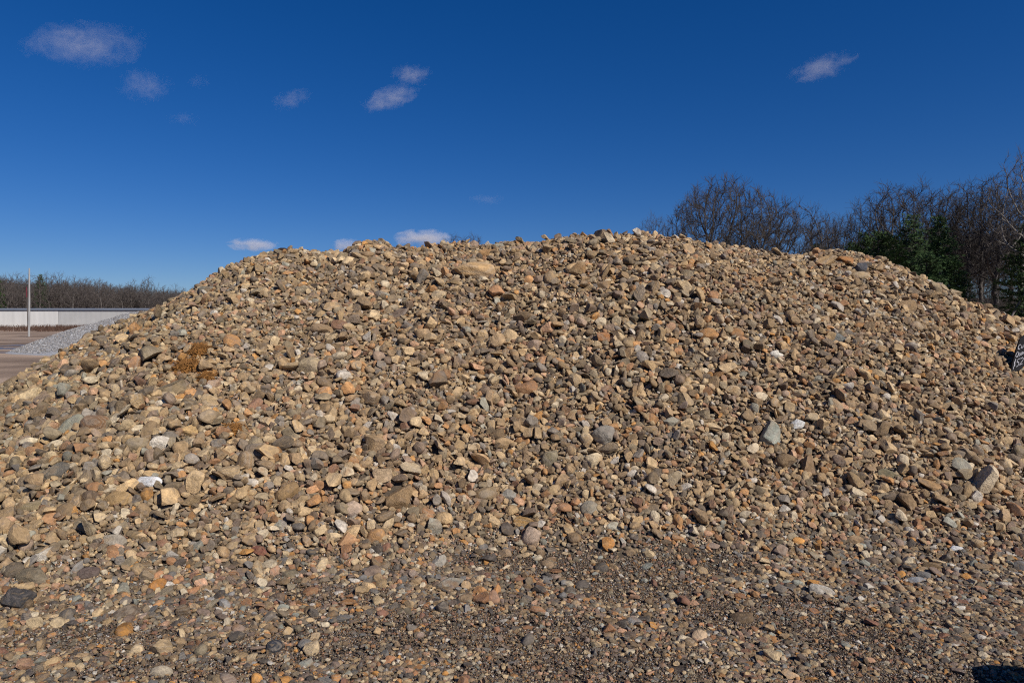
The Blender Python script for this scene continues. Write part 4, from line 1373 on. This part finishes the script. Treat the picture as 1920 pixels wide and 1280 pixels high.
# pale grey crushed stone pile
def mound(name, cx, cy, rad, hgt, mat, label, seed, stone=None, asp=1.0):
    n = 90; xs = np.linspace(-1.15, 1.15, n)
    A, B = np.meshgrid(xs, xs)
    x = A * rad * asp; y = B * rad
    rr = np.sqrt(A ** 2 + B ** 2) * (1 + .08 * vnoise(A * 2 + seed, B * 2, seed))
    q = np.sqrt(rr ** 2 + .012) - .11
    z = hgt * np.maximum(1.0 - q / .92, -.03) + .05 * vnoise(x * 1.2, y * 1.2, seed) * (rr < 1)
    z = np.where(rr > 1.08, -.08, z)
    i = np.arange(n * n).reshape(n, n)
    Q = np.stack([i[:-1, :-1], i[:-1, 1:], i[1:, 1:], i[1:, :-1]], -1).reshape(-1, 4)
    t_ = empty(name, (cx, cy, 0))
    obj('core', mesh_arr(name, np.stack([x, y, z], -1).reshape(-1, 3), Q), mat, t_)
    tag(t_, label, 'gravel pile')
    if stone:
        m, col = stone
        r = np.random.default_rng(seed)
        ang = r.uniform(np.pi * .95, np.pi * 2.05, m); q = np.sqrt(r.random(m))
        ax, by = q * np.cos(ang), q * np.sin(ang)
        qq = np.sqrt((ax ** 2 + by ** 2) * (1 + .08 * vnoise(ax * 2 + seed, by * 2, seed)) ** 2 + .012) - .11
        zz = hgt * np.maximum(1 - qq / .92, 0) + .05 * vnoise(ax * rad * asp * 1.2, by * rad * 1.2, seed)
        sc2 = np.repeat(r.uniform(.05, .12, (m, 1)), 3, 1)
        cc = np.array(col)[None] * np.exp(r.normal(0, .28, (m, 1)))
        scatter('gravel', NG_STONE, np.stack([ax * rad * asp, by * rad, zz], -1), r.uniform(0, 6.28, (m, 3)), sc2, r.integers(0, NVAR, m), np.clip(cc, .02, .7), t_)
    return t_
d = 37.0
mound('crushed_stone_pile', at(272, d), d, 5.9, 2.05, simple_material('grey_fines', (.30, .30, .31), .95, .3, 14, .4, bdist=.05), 'pale grey crushed stone pile behind the left end of the big pile', 3, (14000, (.27, .272, .28)), 1.0)
d = 21.0
mound('gravel_pile', at(2010, d), d, 3.6, 1.95, simple_material('brown_fines', (.17, .125, .09), .95, .3, 14, .4, bdist=.05), 'brown gravel pile peeping out behind the right end of the big pile', 5, (2500, (.22, .17, .125)), 1.2)

# shallow puddles on the yard
WATER = NT('puddle_water')
WATER.b.inputs['Base Color'].default_value = (.17, .145, .125, 1)
WATER.b.inputs['Roughness'].default_value = .4
WATER.b.inputs['Specular IOR Level'].default_value = .5
def puddle(u, v, wpx, dep, seed):
    d = EYE * F / (v - HOR); r = random.Random(seed)
    w = wpx / F * d / 2
    pts = []
    for i in range(40):
        a = i * 2 * math.pi / 40
        k = 1 + .22 * math.sin(3 * a + seed) + .12 * math.sin(7 * a + 2 * seed)
        pts.append((w * k * math.cos(a), dep * k * math.sin(a), 0))
    V = np.array(pts + [(0, 0, 0)]); Fc = np.array([(i, (i + 1) % 40, 40) for i in range(40)])
    o = obj('puddle', mesh_arr('puddle', V, Fc), WATER.m, None, (at(u, d), d, .006))
    tag(o, kind='structure')
puddle(-40, 654, 120, 2.0, 1); puddle(75, 646, 90, 1.8, 2); puddle(30, 661, 110, .5, 5)

# ------------------------------------------------------------------ clouds
def cloud_material(name, dens, scale, thr, seed, soft=.85):
    m = bpy.data.materials.new(name); m.use_nodes = True
    t_ = m.node_tree; t_.nodes.clear()
    N = t_.nodes.new; Lk = t_.links.new
    out = N('ShaderNodeOutputMaterial'); vol = N('ShaderNodeVolumePrincipled')
    vol.inputs['Color'].default_value = (.96, .95, .97, 1)
    vol.inputs['Anisotropy'].default_value = 0.0
    tc = N('ShaderNodeTexCoord')
    ln = N('ShaderNodeVectorMath'); ln.operation = 'LENGTH'; Lk(tc.outputs['Object'], ln.inputs[0])
    mp = N('ShaderNodeMapping'); mp.inputs['Location'].default_value = (seed * 3.7, seed * 1.3, seed * 2.1); mp.inputs['Scale'].default_value = (1.6, 1, .8)
    Lk(tc.outputs['Object'], mp.inputs['Vector'])
    nz = N('ShaderNodeTexNoise'); nz.inputs['Scale'].default_value = scale; nz.inputs['Detail'].default_value = 7; nz.inputs['Roughness'].default_value = .66; nz.inputs['Distortion'].default_value = 1.1
    Lk(mp.outputs[0], nz.inputs['Vector'])
    # density: ragged noise over a soft round body
    def mth(op, a, b):
        q = N('ShaderNodeMath'); q.operation = op
        for sk, v in ((q.inputs[0], a), (q.inputs[1], b)):
            if hasattr(v, 'is_output'): Lk(v, sk)
            else: sk.default_value = v
        return q.outputs[0]
    body = mth('MULTIPLY', mth('SUBTRACT', 1.0, mth('POWER', ln.outputs['Value'], 1.5)), .85)
    rag = mth('MULTIPLY', mth('SUBTRACT', nz.outputs['Fac'], .5), 3.0)
    f3 = mth('ADD', body, rag)
    mr = N('ShaderNodeMapRange'); Lk(f3, mr.inputs[0]); mr.inputs[1].default_value = thr; mr.inputs[2].default_value = thr + soft; mr.inputs[3].default_value = 0; mr.inputs[4].default_value = dens
    Lk(mr.outputs[0], vol.inputs['Density']); Lk(vol.outputs[0], out.inputs['Volume'])
    return m
CLD = 2200.0
def cloud(u, v, w, h, dens, thr, scale, seed, label, tilt=0):
    d = ray(u, v); c = np.array([0, 0, EYE]) + d * CLD
    V, Fc = ICO[3]
    r = np.random.default_rng(seed)
    V = V * (1 + .10 * np.sin(V @ r.normal(0, 2, 3) + seed))[:, None]
    o = obj('cloud', mesh_arr('cloud', V, Fc), cloud_material('cloud_vapour', dens, scale, thr, seed))
    o.location = c
    o.scale = (w / F * CLD / 2, w / F * CLD / 3.0, h / F * CLD / 2)
    o.rotation_euler = (0, R(-tilt), 0)
    tag(o, label, 'cloud', 'small clouds in the blue sky')
cloud(160, 84, 240, 74, .0023, .20, 1.9, 21, 'largest wispy cloud high in the upper left of the sky', 5)
cloud(272, 162, 104, 64, .0026, .22, 1.7, 2, 'small ragged cloud below the largest wispy cloud')
cloud(372, 153, 60, 36, .0022, .45, 1.4, 3, 'faint speck of cloud right of the small ragged cloud')
cloud(342, 222, 80, 30, .0022, .45, 1.4, 4, 'faint thin cloud streak low under the small ragged cloud')
cloud(545, 186, 90, 40, .0040, .34, 1.6, 5, 'thin curved wisp of cloud left of the bright pair', 20)
cloud(733, 184, 120, 42, .0062, .18, 1.6, 6, 'brighter lower cloud of the pair over the middle of the pile', 16)
cloud(770, 140, 90, 40, .0060, .28, 1.7, 7, 'upper thin cloud of the pair over the middle of the pile', 3)
cloud(1540, 127, 140, 46, .0036, .22, 1.7, 8, 'single soft cloud alone in the right half of the sky', 14)
cloud(473, 459, 104, 27, .0180, .10, 1.2, 9, 'flat white cloud just above the left shoulder of the pile')
cloud(650, 460, 66, 30, .0200, .10, 1.2, 10, 'white cloud half hidden behind the crest lump of the pile')
cloud(792, 446, 124, 34, .0180, .10, 1.2, 11, 'broad flat white cloud above the crest, left of the middle')
cloud(912, 375, 90, 26, .0022, .42, 1.5, 12, 'very faint cloud streak above the middle of the crest')
